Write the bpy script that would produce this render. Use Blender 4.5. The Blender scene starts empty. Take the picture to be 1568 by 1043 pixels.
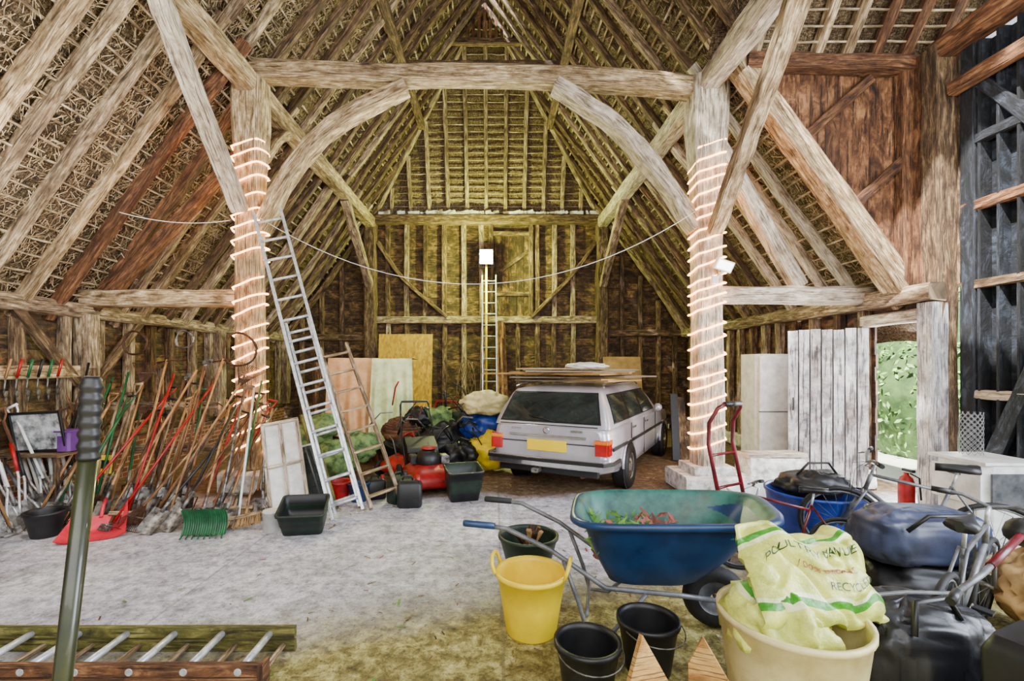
import bpy, math, random
from mathutils import Vector, Matrix, noise
random.seed(7)
R=random.random
def U(a,b): return a+(b-a)*R()
def V(*a): return Vector(a)
def S(r,g,b):
    f=lambda c:(c/255/12.92 if c/255<=.04045 else ((c/255+.055)/1.055)**2.4)
    return (f(r),f(g),f(b),1)

# ------------------------------------------------------------ materials
def newmat(name):
    m=bpy.data.materials.new(name); m.use_nodes=True
    nt=m.node_tree; b=nt.nodes["Principled BSDF"]
    return m,nt,b
def ramp(nt,cols,fac):
    r=nt.nodes.new("ShaderNodeValToRGB"); e=r.color_ramp.elements
    while len(e)<len(cols): e.new(.5)
    for i,(p,c) in enumerate(cols): e[i].position=p; e[i].color=c
    nt.links.new(fac,r.inputs[0]); return r.outputs[0]
def nz(nt,vec,scale,detail=4,rough=.6,dist=0):
    n=nt.nodes.new("ShaderNodeTexNoise"); n.inputs["Scale"].default_value=scale
    n.inputs["Detail"].default_value=detail; n.inputs["Roughness"].default_value=rough
    n.inputs["Distortion"].default_value=dist
    if vec: nt.links.new(vec,n.inputs["Vector"])
    return n.outputs["Fac"]
def mapping(nt,kind,sc):
    t=nt.nodes.new("ShaderNodeTexCoord"); m=nt.nodes.new("ShaderNodeMapping")
    m.inputs["Scale"].default_value=sc; nt.links.new(t.outputs[kind],m.inputs[0]); return m.outputs[0]
def mix(nt,a,b,fac,mode='MIX'):
    m=nt.nodes.new("ShaderNodeMix"); m.data_type='RGBA'; m.blend_type=mode
    for s,i in ((fac,0),(a,6),(b,7)):
        if isinstance(s,(int,float)): m.inputs[i].default_value=s
        elif isinstance(s,tuple): m.inputs[i].default_value=s
        else: nt.links.new(s,m.inputs[i])
    return m.outputs[2]
def bumpn(nt,b,h,strength,dist=.01):
    n=nt.nodes.new("ShaderNodeBump"); n.inputs["Strength"].default_value=strength
    n.inputs["Distance"].default_value=dist
    nt.links.new(h,n.inputs["Height"]); nt.links.new(n.outputs[0],b.inputs["Normal"])
def wood(name,dark,mid,light,rough=.8,bs=1.0,grain=9,tmin=.42):
    m,nt,b=newmat(name)
    u=mapping(nt,"UV",(1.3,grain,1)); u2=mapping(nt,"UV",(.35,.8,1)); u3=mapping(nt,"UV",(.8,34,1)); u4=mapping(nt,"UV",(3,5,1))
    g=nz(nt,u,3,7,.72,.6); v=nz(nt,u2,1.1,2); f=nz(nt,u3,3,3); k=nz(nt,u4,1.6,5,.65)
    c=ramp(nt,[(.34,dark),(.5,mid),(.62,light)],g)
    tint=ramp(nt,[(.32,(tmin,tmin*.86,tmin*.75,1)),(.5,(.88,.84,.80,1)),(.66,(1.15,1.12,1.08,1))],v)
    c=mix(nt,c,tint,1.0,'MULTIPLY')
    c=mix(nt,c,ramp(nt,[(.36,(.5,.42,.36,1)),(.52,(1,1,1,1))],k),.75,'MULTIPLY')
    cr=ramp(nt,[(.4,(.07,.05,.04,1)),(.46,(1,1,1,1))],f)
    c=mix(nt,c,cr,.75,'MULTIPLY')
    nt.links.new(c,b.inputs["Base Color"]); b.inputs["Roughness"].default_value=rough
    bumpn(nt,b,g,bs,.02); return m
def plain(name,c1,c2=None,scale=12,rough=.5,metal=0,bs=0,coat=0,dirt=0):
    m,nt,b=newmat(name); o=mapping(nt,"Object",(1,1,1))
    if c2 is None: c2=tuple(x*.72 for x in c1[:3])+(1,)
    n=nz(nt,o,scale,5,.6)
    c=ramp(nt,[(.33,c2),(.62,c1)],n)
    if dirt:
        n2=nz(nt,o,scale*.35,6,.7); c=mix(nt,c,S(120,100,75),ramp(nt,[(.5,(0,0,0,1)),(.75,(dirt,dirt,dirt,1))],n2))
    nt.links.new(c,b.inputs["Base Color"]); b.inputs["Roughness"].default_value=rough
    b.inputs["Metallic"].default_value=metal
    if coat: b.inputs["Coat Weight"].default_value=coat
    if bs: bumpn(nt,b,n,bs,.01)
    return m
def emis(name,c,st):
    m,nt,b=newmat(name); b.inputs["Base Color"].default_value=c
    b.inputs["Emission Color"].default_value=c; b.inputs["Emission Strength"].default_value=st; return m

OAK=wood("oak_pale",S(92,70,46),S(190,164,124),S(242,224,190))
OAKW=wood("oak_whitewashed",S(132,118,98),S(218,206,186),S(250,242,228),tmin=.6)
RAF=wood("rafter_grey",S(66,52,38),S(162,141,112),S(226,208,178))
RAFD=wood("rafter_brown",S(40,29,20),S(106,83,58),S(168,142,106))
RED=wood("red_brown_timber",S(48,29,17),S(116,76,46),S(170,124,84))
BRD=wood("weatherboard",S(32,22,12),S(88,67,36),S(150,120,70),grain=6)
BRD2=wood("weatherboard_brown",S(36,22,12),S(82,54,33),S(134,96,62),grain=6)
PINE=wood("pine",S(168,118,52),S(212,166,90),S(238,202,130),grain=5,tmin=.7)
DARKB=wood("tarred_boards",S(8,10,15),S(24,30,40),S(60,70,86),grain=6)
WHITEB=wood("white_painted_boards",S(128,130,138),S(212,214,220),S(246,247,250),grain=5,tmin=.7)
HANDLE=wood("ash_handle",S(110,74,42),S(176,130,82),S(216,180,122),rough=.5,bs=.2,tmin=.6)
OLIVEW=wood("olive_ladder_rail",S(60,60,20),S(118,116,50),S(168,164,92))

def thatch_mat():
    m,nt,b=newmat("thatch_straw")
    u=mapping(nt,"UV",(3,14,1)); u2=mapping(nt,"UV",(22,5,1)); o=mapping(nt,"Object",(1,1,1))
    a=nz(nt,u,5,6,.75,1.2); c2=nz(nt,u2,3,6,.75,1.0); l=nz(nt,o,1.1,4)
    h=mix(nt,a,c2,.5)
    c=ramp(nt,[(.4,S(24,17,11)),(.47,S(88,68,45)),(.54,S(168,142,104)),(.61,S(238,220,184))],h)
    t=ramp(nt,[(.3,(.42,.36,.3,1)),(.55,(1,.96,.92,1)),(.8,(1.1,1.1,1.1,1))],l)
    c=mix(nt,c,t,.85,'MULTIPLY')
    nt.links.new(c,b.inputs["Base Color"]); b.inputs["Roughness"].default_value=.95
    bumpn(nt,b,h,1.0,.08); return m
THATCH=thatch_mat()
STRAW=wood("straw_strand",S(120,95,60),S(200,176,134),S(246,232,198),grain=2,bs=.1)
BAT=wood("hazel_batten",S(96,76,52),S(188,167,132),S(242,228,200),grain=3)

def floor_mat():
    m,nt,b=newmat("concrete_floor")
    t=nt.nodes.new("ShaderNodeTexCoord"); o=t.outputs["Object"]
    sp=nt.nodes.new("ShaderNodeSeparateXYZ"); nt.links.new(o,sp.inputs[0])
    n1=nz(nt,o,11,12,.8); n2=nz(nt,o,1.3,5,.6); n3=nz(nt,o,42,4,.7); n4=nz(nt,o,9,12,.8,.3); n5=nz(nt,o,3.2,8,.75)
    conc=ramp(nt,[(.34,S(112,111,117)),(.47,S(196,195,203)),(.57,S(238,238,246))],n1)
    conc=mix(nt,conc,ramp(nt,[(.35,(.6,.6,.64,1)),(.58,(1,1,1,1))],n2),.8,'MULTIPLY')
    conc=mix(nt,conc,ramp(nt,[(.38,(.5,.47,.45,1)),(.5,(1,1,1,1))],n5),.7,'MULTIPLY')
    conc=mix(nt,conc,ramp(nt,[(.36,(.25,.23,.22,1)),(.43,(1,1,1,1))],n3),.75,'MULTIPLY')
    yellow_shade=ramp(nt,[(.34,S(58,49,18)),(.46,S(124,111,54)),(.54,S(172,161,96)),(.64,S(222,215,158))],n4)  # shade and yellow lamplight on the near concrete, painted into its colour
    yellow_shade=mix(nt,yellow_shade,ramp(nt,[(.35,(.6,.57,.45,1)),(.6,(1,1,1,1))],n2),.8,'MULTIPLY')
    yellow_shade=mix(nt,yellow_shade,ramp(nt,[(.38,(.25,.2,.12,1)),(.45,(1,1,1,1))],n3),.75,'MULTIPLY')
    earth=ramp(nt,[(.3,S(42,29,18)),(.5,S(108,84,58)),(.68,S(172,150,116))],n4)
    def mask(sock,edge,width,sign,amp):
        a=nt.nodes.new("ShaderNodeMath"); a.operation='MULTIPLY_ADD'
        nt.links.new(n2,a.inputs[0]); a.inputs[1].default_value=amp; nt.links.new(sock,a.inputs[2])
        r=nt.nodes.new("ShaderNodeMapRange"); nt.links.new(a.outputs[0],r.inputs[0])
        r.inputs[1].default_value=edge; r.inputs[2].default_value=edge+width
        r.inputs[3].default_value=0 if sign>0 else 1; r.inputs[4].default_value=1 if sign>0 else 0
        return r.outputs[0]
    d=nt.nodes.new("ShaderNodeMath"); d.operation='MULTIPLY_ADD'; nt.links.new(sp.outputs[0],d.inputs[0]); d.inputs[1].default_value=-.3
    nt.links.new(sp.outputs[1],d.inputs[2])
    c=mix(nt,conc,yellow_shade,mask(d.outputs[0],3.45,.7,-1,.5))
    c=mix(nt,c,earth,mask(sp.outputs[1],6.6,.35,1,1.0))
    for (axis,pos) in ((0,-2.35),(0,.05),(1,5.4)):
        s=nt.nodes.new("ShaderNodeMath"); s.operation='SUBTRACT'; nt.links.new(sp.outputs[axis],s.inputs[0]); s.inputs[1].default_value=pos
        a=nt.nodes.new("ShaderNodeMath"); a.operation='ABSOLUTE'; nt.links.new(s.outputs[0],a.inputs[0])
        l=nt.nodes.new("ShaderNodeMath"); l.operation='LESS_THAN'; nt.links.new(a.outputs[0],l.inputs[0]); l.inputs[1].default_value=.01
        k=nt.nodes.new("ShaderNodeMath"); k.operation='MULTIPLY'; nt.links.new(l.outputs[0],k.inputs[0]); k.inputs[1].default_value=.4
        c=mix(nt,c,S(90,82,70),k.outputs[0])
    nt.links.new(c,b.inputs["Base Color"]); b.inputs["Roughness"].default_value=.65
    bumpn(nt,b,n1,.8,.015); return m
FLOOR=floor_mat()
def brick_mat():
    m,nt,b=newmat("old_brick"); t=nt.nodes.new("ShaderNodeTexCoord")
    br=nt.nodes.new("ShaderNodeTexBrick"); nt.links.new(t.outputs["UV"],br.inputs[0])
    br.inputs["Color1"].default_value=S(150,82,56); br.inputs["Color2"].default_value=S(112,66,50); br.inputs["Mortar"].default_value=S(170,158,140)
    br.inputs["Scale"].default_value=1; br.inputs["Brick Width"].default_value=.22; br.inputs["Row Height"].default_value=.075; br.inputs["Mortar Size"].default_value=.008
    n=nz(nt,t.outputs["Object"],6,6); c=mix(nt,br.outputs[0],ramp(nt,[(.3,(.5,.5,.5,1)),(.6,(1.1,1.1,1.1,1))],n),1,'MULTIPLY')
    nt.links.new(c,b.inputs["Base Color"]); b.inputs["Roughness"].default_value=.9; bumpn(nt,b,br.outputs[1],-.6); return m
BRICK=brick_mat()
STONE=plain("limewashed_stone",S(240,238,232),S(150,142,130),9,.9,bs=.8)
ALU=plain("aluminium",S(225,228,232),S(170,174,180),20,.35,.45)
STEEL=plain("worn_steel",S(150,148,145),S(60,52,46),18,.45,.7)
RUST=plain("rusty_steel",S(92,58,38),S(40,28,22),25,.7,.4)
CHROME=plain("chrome",S(225,228,230),S(195,198,202),6,.15,.95)
BLK=plain("black_plastic",S(24,24,26),S(11,11,13),10,.45)
SHB=plain("black_polythene",S(24,25,30),S(12,13,16),5,.42,bs=.5)
BLKM=plain("black_rubber",S(22,22,23),S(10,10,10),30,.7,bs=.2)
YEL=plain("yellow_plastic",S(250,220,0),S(230,194,0),4,.4)
PLATE=plain("plate_yellow",S(248,214,0),S(240,205,0),4,.4)
REDP=plain("red_paint",S(176,16,20),S(116,10,14),10,.4)
DRED=plain("maroon_paint",S(110,12,26),S(60,6,16),10,.35)
PINKR=plain("pink_red_plastic",S(228,48,74),S(196,30,54),6,.45)
GRN=plain("green_plastic",S(22,100,54),S(12,66,36),10,.45)
DGRN=plain("dark_green",S(24,46,30),S(12,26,18),12,.5)
TEAL=plain("teal_tub_inside",S(48,108,96),S(22,68,66),9,.5,dirt=.4)
BLUE=plain("blue_tub",S(18,56,98),S(10,38,72),5,.38,dirt=.1)
BLUE2=plain("blue_plastic",S(26,66,164),S(16,42,120),8,.4)
WHT=plain("white_plastic",S(240,240,238),S(208,208,205),8,.4)
CREAM=plain("cream_tub",S(232,219,158),S(202,184,122),7,.5,dirt=.35)
SILV=plain("car_silver",S(200,196,204),S(178,174,182),2,.3,.4,coat=.6)
GLASS=plain("car_glass",S(40,50,48),S(20,26,26),3,.05,0,coat=.6)
TLR=plain("tail_red",S(196,10,8),S(156,8,6),4,.2,coat=.5)
TLO=plain("tail_orange",S(240,136,24),S(225,106,16),4,.2,coat=.5)
BEIGE=plain("beige_cloth",S(228,186,134),S(198,150,100),5,.9)
MINT=plain("mint_cloth",S(230,240,186),S(186,206,140),5,.9)
TARPG=plain("green_print_cloth",S(120,150,84),S(28,60,30),9,.8)
ORNG=plain("orange_plastic",S(214,84,22),S(170,60,14),8,.45)
GREYB=plain("slate_bag",S(58,66,92),S(28,34,52),5,.4,bs=.3)
GREY=plain("grey_metal",S(118,120,124),S(72,74,78),9,.45,.3)
CARD=plain("cardboard",S(196,160,108),S(156,122,76),4,.9)
PURP=plain("purple_plastic",S(110,60,140),S(80,40,110),5,.5)
PAPER=plain("photo_print",S(205,210,214),S(40,44,50),9,.6)
ROPEM=emis("warm_rope_light",(1,.44,.15,1),15)
LAMPM=emis("flood_lamp_face",(.97,1,.85,1),400)
def osb():
    m,nt,b=newmat("osb_board"); v=nt.nodes.new("ShaderNodeTexVoronoi"); v.inputs["Scale"].default_value=22
    nt.links.new(mapping(nt,"Object",(1,1,.45)),v.inputs["Vector"])
    r=ramp(nt,[(0,S(172,126,30)),(1,S(232,190,64))],v.outputs["Color"])
    nt.links.new(r,b.inputs["Base Color"]); b.inputs["Roughness"].default_value=.7; return m
OSB=osb()
def bag_mat():
    m,nt,b=newmat("printed_sack"); t=nt.nodes.new("ShaderNodeTexCoord"); sp=nt.nodes.new("ShaderNodeSeparateXYZ")
    nt.links.new(t.outputs["UV"],sp.inputs[0])
    r=nt.nodes.new("ShaderNodeValToRGB"); r.color_ramp.interpolation='CONSTANT'; e=r.color_ramp.elements
    cr=S(212,216,104); g=S(56,142,22); w=S(236,240,186)
    st=[(0,cr),(.13,g),(.2,w),(.24,cr),(.8,w),(.84,g),(.89,cr)]
    while len(e)<len(st): e.new(.5)
    for i,(p,c) in enumerate(st): e[i].position=p; e[i].color=c
    nt.links.new(sp.outputs[1],r.inputs[0])
    n=nz(nt,t.outputs["Object"],9,6); c=mix(nt,r.outputs[0],ramp(nt,[(.3,(.55,.6,.4,1)),(.6,(1.05,1.05,1.05,1))],n),1,'MULTIPLY')
    nt.links.new(c,b.inputs["Base Color"]); b.inputs["Roughness"].default_value=.35; bumpn(nt,b,n,.6,.03); return m
BAGM=bag_mat()
GTXT=plain("print_green",S(24,70,24),S(20,56,20),5,.5)
GTXT2=plain("print_red",S(160,76,56),S(150,70,50),5,.5)
LEAF=plain("leaf_green",S(110,160,60),S(46,96,26),3,.6)
LEAF2=plain("leaf_dead",S(160,82,72),S(84,50,36),6,.8)
HLEAF=plain("hedge_leaf",S(176,214,128),S(104,156,72),3,.6)
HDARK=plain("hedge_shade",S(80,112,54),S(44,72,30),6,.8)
WIRE=plain("wire_galv",S(170,172,175),S(120,120,124),10,.4,.7)
GRASS=plain("outside_ground",S(236,236,226),S(206,212,186),1.5,.9)

# ------------------------------------------------------------ builder
class B:
    def __init__(s,name): s.n=name; s.v=[]; s.f=[]; s.m=[]; s.sm=[]; s.uv=[]; s.mats=[]; s.M=Matrix.Identity(4)
    def mi(s,mat):
        if mat not in s.mats: s.mats.append(mat)
        return s.mats.index(mat)
    def addv(s,p): s.v.append(tuple(s.M@Vector(p))); return len(s.v)-1
    def face(s,idx,uvs,mat,smooth=False):
        s.f.append(idx); s.uv.append(uvs); s.m.append(s.mi(mat)); s.sm.append(smooth)
    def sweep(s,pts,w,h=None,mat=None,n=0,up=(0,0,1),jit=0,closed=False,smooth=None,caps=True,roll=0):
        pts=[Vector(p) for p in pts]; N=len(pts)
        W=w if isinstance(w,(list,tuple)) else [w]*N
        H=W if h is None else (h if isinstance(h,(list,tuple)) else [h]*N)
        rings=[]; nrm=None; L=0; uo=U(0,60); vo=U(0,20); us=[]
        for i,p in enumerate(pts):
            if closed: t=(pts[(i+1)%N]-pts[i-1])
            else: t=(pts[min(i+1,N-1)]-pts[max(i-1,0)])
            t.normalize()
            if nrm is None:
                u=Vector(up)
                if abs(t.dot(u))>.98: u=Vector((0,1,0)) if abs(t.y)<.9 else Vector((1,0,0))
                nrm=(u-t*t.dot(u)).normalized()
                if roll: nrm=Matrix.Rotation(roll,3,t)@nrm
            else: nrm=(nrm-t*t.dot(nrm)).normalized()
            sd=t.cross(nrm)
            if i: L+=(p-pts[i-1]).length
            us.append(L); ring=[]
            if n:
                prof=[(math.cos(2*math.pi*k/n)*W[i],math.sin(2*math.pi*k/n)*H[i]) for k in range(n)]
            else:
                a,b=W[i]/2,H[i]/2; c=.14*min(a,b)*2
                prof=[(a,-b+c),(a,b-c),(a-c,b),(-a+c,b),(-a,b-c),(-a,-b+c),(-a+c,-b),(a-c,-b)]
            for (x,y) in prof:
                q=p+sd*x+nrm*y
                if jit: q=q+Vector((U(-jit,jit),U(-jit,jit),U(-jit,jit)))
                ring.append(s.addv(q))
            rings.append(ring)
        K=len(rings[0]); per=(2*math.pi*W[0] if n else 2*(W[0]+H[0]))
        if smooth is None: smooth=bool(n)
        for i in range(N if closed else N-1):
            a=rings[i]; b=rings[(i+1)%N]; u0=us[i]+uo; u1=(us[i+1] if i+1<N else us[i]+.1)+uo
            for k in range(K):
                k2=(k+1)%K; v0=k/K*per+vo; v1=(k+1)/K*per+vo
                s.face((a[k],a[k2],b[k2],b[k]),((u0,v0),(u0,v1),(u1,v1),(u1,v0)),mat,smooth)
        if caps and not closed:
            for r,u,rev in ((rings[0],uo,True),(rings[-1],us[-1]+uo,False)):
                idx=tuple(reversed(r)) if rev else tuple(r)
                s.face(idx,tuple((u+.02*k,vo) for k in range(K)),mat,False)
    def beam(s,a,b,w,h,mat,seg=None,jit=None,up=(0,0,1),bow=0,roll=0):
        a=Vector(a); b=Vector(b); L=(b-a).length
        if seg is None: seg=max(1,int(L/.35))
        if jit is None: jit=.008*min(1,min(w,h)/.1)
        off=Vector((U(-bow,bow),U(-bow,bow),U(-bow,bow)))
        pts=[a.lerp(b,i/seg)+off*math.sin(math.pi*i/seg) for i in range(seg+1)]
        s.sweep(pts,w,h,mat,jit=jit,up=up,roll=roll)
    def box(s,c,size,mat,rot=0,tilt=None):
        c=Vector(c); ax=max(range(3),key=lambda i:size[i])
        d=Vector((0,0,0)); d[ax]=size[ax]/2
        rm=Matrix.Rotation(rot,3,'Z')
        if tilt: rm=rm@Matrix.Rotation(tilt[1],3,tilt[0])
        if ax==2: up=(0,1,0); w,h=size[0],size[1]
        elif ax==0: up=(0,0,1); w,h=size[1],size[2]
        else: up=(0,0,1); w,h=size[0],size[2]
        s.sweep([c-rm@d,c+rm@d],w,h,mat,up=tuple(rm@Vector(up)))
    def tube(s,pts,r,mat,n=8,closed=False): s.sweep(pts,r,None,mat,n=n,closed=closed)
    def loft(s,rings,mat,smooth=True,cap0=False,cap1=False,mats=None,vs=1):
        R_=[[s.addv(p) for p in r] for r in rings]; K=len(R_[0])
        for i in range(len(R_)-1):
            mm=mats[i] if mats else mat
            for k in range(K):
                k2=(k+1)%K
                s.face((R_[i][k],R_[i][k2],R_[i+1][k2],R_[i+1][k]),((k/K,i*vs),((k+1)/K,i*vs),((k+1)/K,(i+1)*vs),(k/K,(i+1)*vs)),mm,smooth)
        if cap0: s.face(tuple(reversed(R_[0])),tuple((0,0) for _ in R_[0]),mats[0] if mats else mat)
        if cap1: s.face(tuple(R_[-1]),tuple((0,0) for _ in R_[0]),mats[-1] if mats else mat)
    def lathe(s,prof,c,mat,n=28,axis=None,mats=None,cap0=False,cap1=False,ell=1):
        c=Vector(c); A=Matrix.Identity(3)
        if axis is not None: A=Vector((0,0,1)).rotation_difference(Vector(axis)).to_matrix()
        s.loft([[c+A@Vector((r*math.cos(2*math.pi*k/n),r*ell*math.sin(2*math.pi*k/n),z)) for k in range(n)] for r,z in prof],mat,mats=mats,cap0=cap0,cap1=cap1)
    def grid(s,fn,nu,nv,mat,smooth=True,uvfn=None):
        I=[[s.addv(fn(i/nu,j/nv)) for j in range(nv+1)] for i in range(nu+1)]
        g=uvfn or (lambda a,b:(a,b))
        for i in range(nu):
            for j in range(nv):
                s.face((I[i][j],I[i+1][j],I[i+1][j+1],I[i][j+1]),(g(i/nu,j/nv),g((i+1)/nu,j/nv),g((i+1)/nu,(j+1)/nv),g(i/nu,(j+1)/nv)),mat,smooth)
    def poly(s,pts,mat):
        idx=tuple(s.addv(p) for p in pts); s.face(idx,tuple((p[0]+p[1],p[2]) for p in pts),mat)
    def prism(s,pts,d,mat):
        d=Vector(d); a=[Vector(p) for p in pts]; b=[p+d for p in a]
        s.poly(a[::-1],mat); s.poly(b,mat)
        for i in range(len(a)):
            j=(i+1)%len(a); s.poly([a[i],a[j],b[j],b[i]],mat)
    def blob(s,c,r,mat,amp=.15,fr=2.5,n=28,zmin=None,sq=1.0,seed=0,cr=0):
        c=Vector(c)
        def fn(u,v):
            th=2*math.pi*u; ph=math.pi*v
            x=math.sin(ph)*math.cos(th); y=math.sin(ph)*math.sin(th); z=math.cos(ph)
            g=lambda q:math.copysign(abs(q)**sq,q)
            d=Vector((g(x),g(y),g(z)))
            k=1+amp*noise.noise(Vector((x,y,z))*fr+Vector((seed,seed*2,0)))+amp*.3*noise.noise(Vector((x,y,z))*fr*2.3+Vector((seed,0,9)))
            if cr:
                q=Vector((x*1.5,y*1.5,z*.7))*fr*1.6+Vector((3,seed,9))
                k-=cr*(1-min(1,abs(noise.noise(q))*5))**2
            p=Vector((d.x*r[0],d.y*r[1],d.z*r[2]))*k+c
            if zmin is not None and p.z<zmin: p.z=zmin
            return p
        s.grid(fn,n,n//2+2,mat)
    def done(s,drop=False,origin=True,floorz=0):
        me=bpy.data.meshes.new(s.n)
        vs=[Vector(v) for v in s.v]
        if drop:
            mz=min(v.z for v in vs)-floorz
            for v in vs: v.z-=mz
        o0=Vector((0,0,0))
        if origin:
            xs=[v.x for v in vs]; ys=[v.y for v in vs]
            o0=Vector(((min(xs)+max(xs))/2,(min(ys)+max(ys))/2,min(v.z for v in vs)))
        me.from_pydata([tuple(v-o0) for v in vs],[],s.f)
        for m in s.mats: me.materials.append(m)
        me.polygons.foreach_set("material_index",s.m); me.polygons.foreach_set("use_smooth",s.sm)
        ul=me.uv_layers.new(name="UVMap"); flat=[c for f in s.uv for uv in f for c in uv]
        ul.data.foreach_set("uv",flat); me.update()
        ob=bpy.data.objects.new(s.n,me); ob.location=o0; bpy.context.collection.objects.link(ob); return ob
def frame(base,top,roll=0):
    b=Vector(base); z=(Vector(top)-b).normalized()
    x=Vector((1,0,0)); x=(x-z*z.dot(x)).normalized(); y=z.cross(x)
    m=Matrix((x,y,z)).transposed().to_4x4(); m.translation=b
    return m@Matrix.Rotation(roll,4,'Z')
def place(x,y,z=0,rz=0): return Matrix.Translation((x,y,z))@Matrix.Rotation(rz,4,'Z')

# ------------------------------------------------------------ geometry constants
XL,XR=-5.76,5.2; AL,AR=-3.39,2.93; ZA=5.75; RX,RZ=-.23,10.07; ZP=2.5; YN,YF=-2.0,13.0
SLL=(ZA-ZP)/(AL-XL)
LN=Vector((-(ZA-ZP),0,(AL-XL))).normalized()
RN=Vector(((ZA-ZP),0,(AL-XL))).normalized()
YC=6.05

# ------------------------------------------------------------ shell
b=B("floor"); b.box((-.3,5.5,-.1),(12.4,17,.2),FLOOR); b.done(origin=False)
b=B("outside_ground"); b.poly([(5.9,-8,-.06),(30,-8,-.06),(30,30,-.06),(5.9,30,-.06)],GRASS); b.done(origin=False)

def boards_x(b,y,z0,z1,xl,xr,mat,h=.19,t=.03):
    z=z0
    while z<z1:
        a=xl(z+h/2) if callable(xl) else xl; c=xr(z+h/2) if callable(xr) else xr
        if c-a>.2: b.beam((a,y+U(-.012,.012),z+h/2),(c,y,z+h/2),t,h+.02,mat,jit=.003,seg=4)
        z+=h
def boards_y(b,x,z0,z1,y0,y1,mat,h=.19,t=.03):
    z=z0
    while z<z1-.02:
        b.beam((x+U(-.012,.012),y0,z+h/2),(x,y1,z+h/2),t,h+.02,mat,jit=.003,seg=4); z+=h

b=B("wall_left")
boards_y(b,XL-.12,.6,2.62,YN,YF+.1,BRD)
b.grid(lambda u,v:(XL-.02,YN+u*(YF-YN),v*.62),1,1,BRICK,False,lambda u,v:(u*15,v*.62))
b.poly([(XL-.02,YN,.62),(XL-.02,YF,.62),(XL-.14,YF,.62),(XL-.14,YN,.62)],BRICK)
b.beam((XL-.06,YN,.68),(XL-.06,YF,.68),.16,.14,RAFD,seg=20)
b.beam((XL-.0,YN,ZP),(XL-.0,YF,ZP),.2,.2,RAF,seg=40,jit=.012)
y=YN+.3
while y<YF:
    b.beam((XL-.03,y,.72),(XL-.03+U(-.02,.02),y+U(-.04,.04),ZP-.1),.13,.12,random.choice([RAF,RAFD,BRD]),up=(0,1,0)); y+=U(.5,.7)
for y in (3.1,6.64,9.8,12.9): b.beam((XL+.04,y,.7),(XL+.04,y,ZP-.05),.24,.22,RAF,up=(0,1,0),jit=.012)
for (y0,y1) in ((6.5,5.6),(6.8,7.7),(10,10.8)): b.beam((XL+.03,y0,1.5),(XL+.03,y1,ZP),.1,.12,RAFD)
b.beam((XL+.05,YN,1.66),(XL+.05,6.5,1.66),.06,.16,OAK,seg=20)
b.done(origin=False)
xl=lambda z: XL-.2 if z<ZP else XL-.3+(z-ZP)/SLL
xr=lambda z: XR+.2 if z<2.65 else XR+.3-(z-2.65)/SLL
b=B("wall_far")
boards_x(b,YF+.12,0,5.8,xl,xr,BRD)
b.beam((AL-.3,YF-.02,5.72),(AR+.3,YF-.02,5.72),.28,.26,RAFD,seg=20,jit=.012)
b.beam((AL,YF,2.98),(AR,YF,2.98),.16,.2,RAF,seg=16,jit=.012)
b.beam((XL,YF,2.5),(AL,YF,2.5),.16,.18,RAFD,seg=8); b.beam((AR,YF,2.62),(XR,YF,2.62),.16,.18,RAFD,seg=8)
b.beam((XL,YF,.2),(XR,YF,.2),.2,.2,RAFD,seg=16)
for x in (AL,AR): b.beam((x,YF-.05,.05),(x,YF-.05,5.65),.32,.3,RAFD,up=(0,1,0),jit=.015)
x=AL+.45
while x<AR-.3:
    if abs(x-.45)>.55:
        b.beam((x,YF+.03,3.05),(x+U(-.04,.04),YF+.03,5.62),.13,.1,random.choice([RAF,RAFD,RAF]),up=(0,1,0))
    b.beam((x,YF+.03,.25),(x+U(-.04,.04),YF+.03,2.9),.13,.1,random.choice([RAF,RAFD,RAF]),up=(0,1,0))
    x+=U(.45,.56)
for x in (-5.3,-4.75,-4.2,3.5,4.0,4.5,4.95):
    zt=ZP+(x-XL)*SLL if x<0 else 2.65+(XR-x)*SLL
    b.beam((x,YF+.03,.25),(x,YF+.03,zt-.1),.12,.1,RAFD,up=(0,1,0))
def arc(b,pts,w,h,mat,jit=.01,up=(0,1,0)):
    P=[Vector(p) for p in pts]; out=[]
    for i in range(len(P)-1):
        p0=P[max(i-1,0)];p1=P[i];p2=P[i+1];p3=P[min(i+2,len(P)-1)]
        for k in range(5):
            t=k/5; out.append(.5*((2*p1)+(p2-p0)*t+(2*p0-5*p1+4*p2-p3)*t*t+(3*p1-p0-3*p2+p3)*t**3))
    out.append(P[-1]); b.sweep(out,w,h,mat,jit=jit,up=up)
arc(b,[(-3.2,YF-.02,5.1),(-2.5,YF-.02,4.1),(-1.3,YF-.02,3.05)],.1,.22,RAFD)
arc(b,[(2.75,YF-.02,5.1),(2.1,YF-.02,4.2),(1.0,YF-.02,3.05)],.1,.22,RAFD)
b.beam((-.1,YF,3.1),(-.1,YF,5.6),.12,.16,RAFD,up=(0,1,0)); b.beam((1.0,YF,3.1),(1.0,YF,5.6),.12,.14,RAFD,up=(0,1,0))
b.beam((-.05,YF,5.35),(1.0,YF,5.35),.1,.12,RAFD)
for i in range(5): b.beam((.1+i*.2,YF+.06,3.1),(.1+i*.2,YF+.06,5.3),.03,.19,BRD,up=(1,0,0))
b.beam((0,YF+.03,4.2),(.95,YF+.03,4.9),.04,.1,RAFD); b.beam((0,YF+.03,3.7),(.95,YF+.03,3.7),.04,.12,RAFD)
for i in range(90):  # white slivers stand in for specks of daylight under the hip
    x=U(AL+.1,AR-.1); b.beam((x,YF-.08,5.88),(x+U(.05,.2),YF-.08,5.88+U(-.02,.05)),.1,U(.04,.14),WHT if i%3 else OAKW)
b.done(origin=False)
DY0,DY1=5.86,6.6
b=B("wall_right")
boards_y(b,XR+.12,0,2.7,DY1,YF+.1,BRD2)
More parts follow.
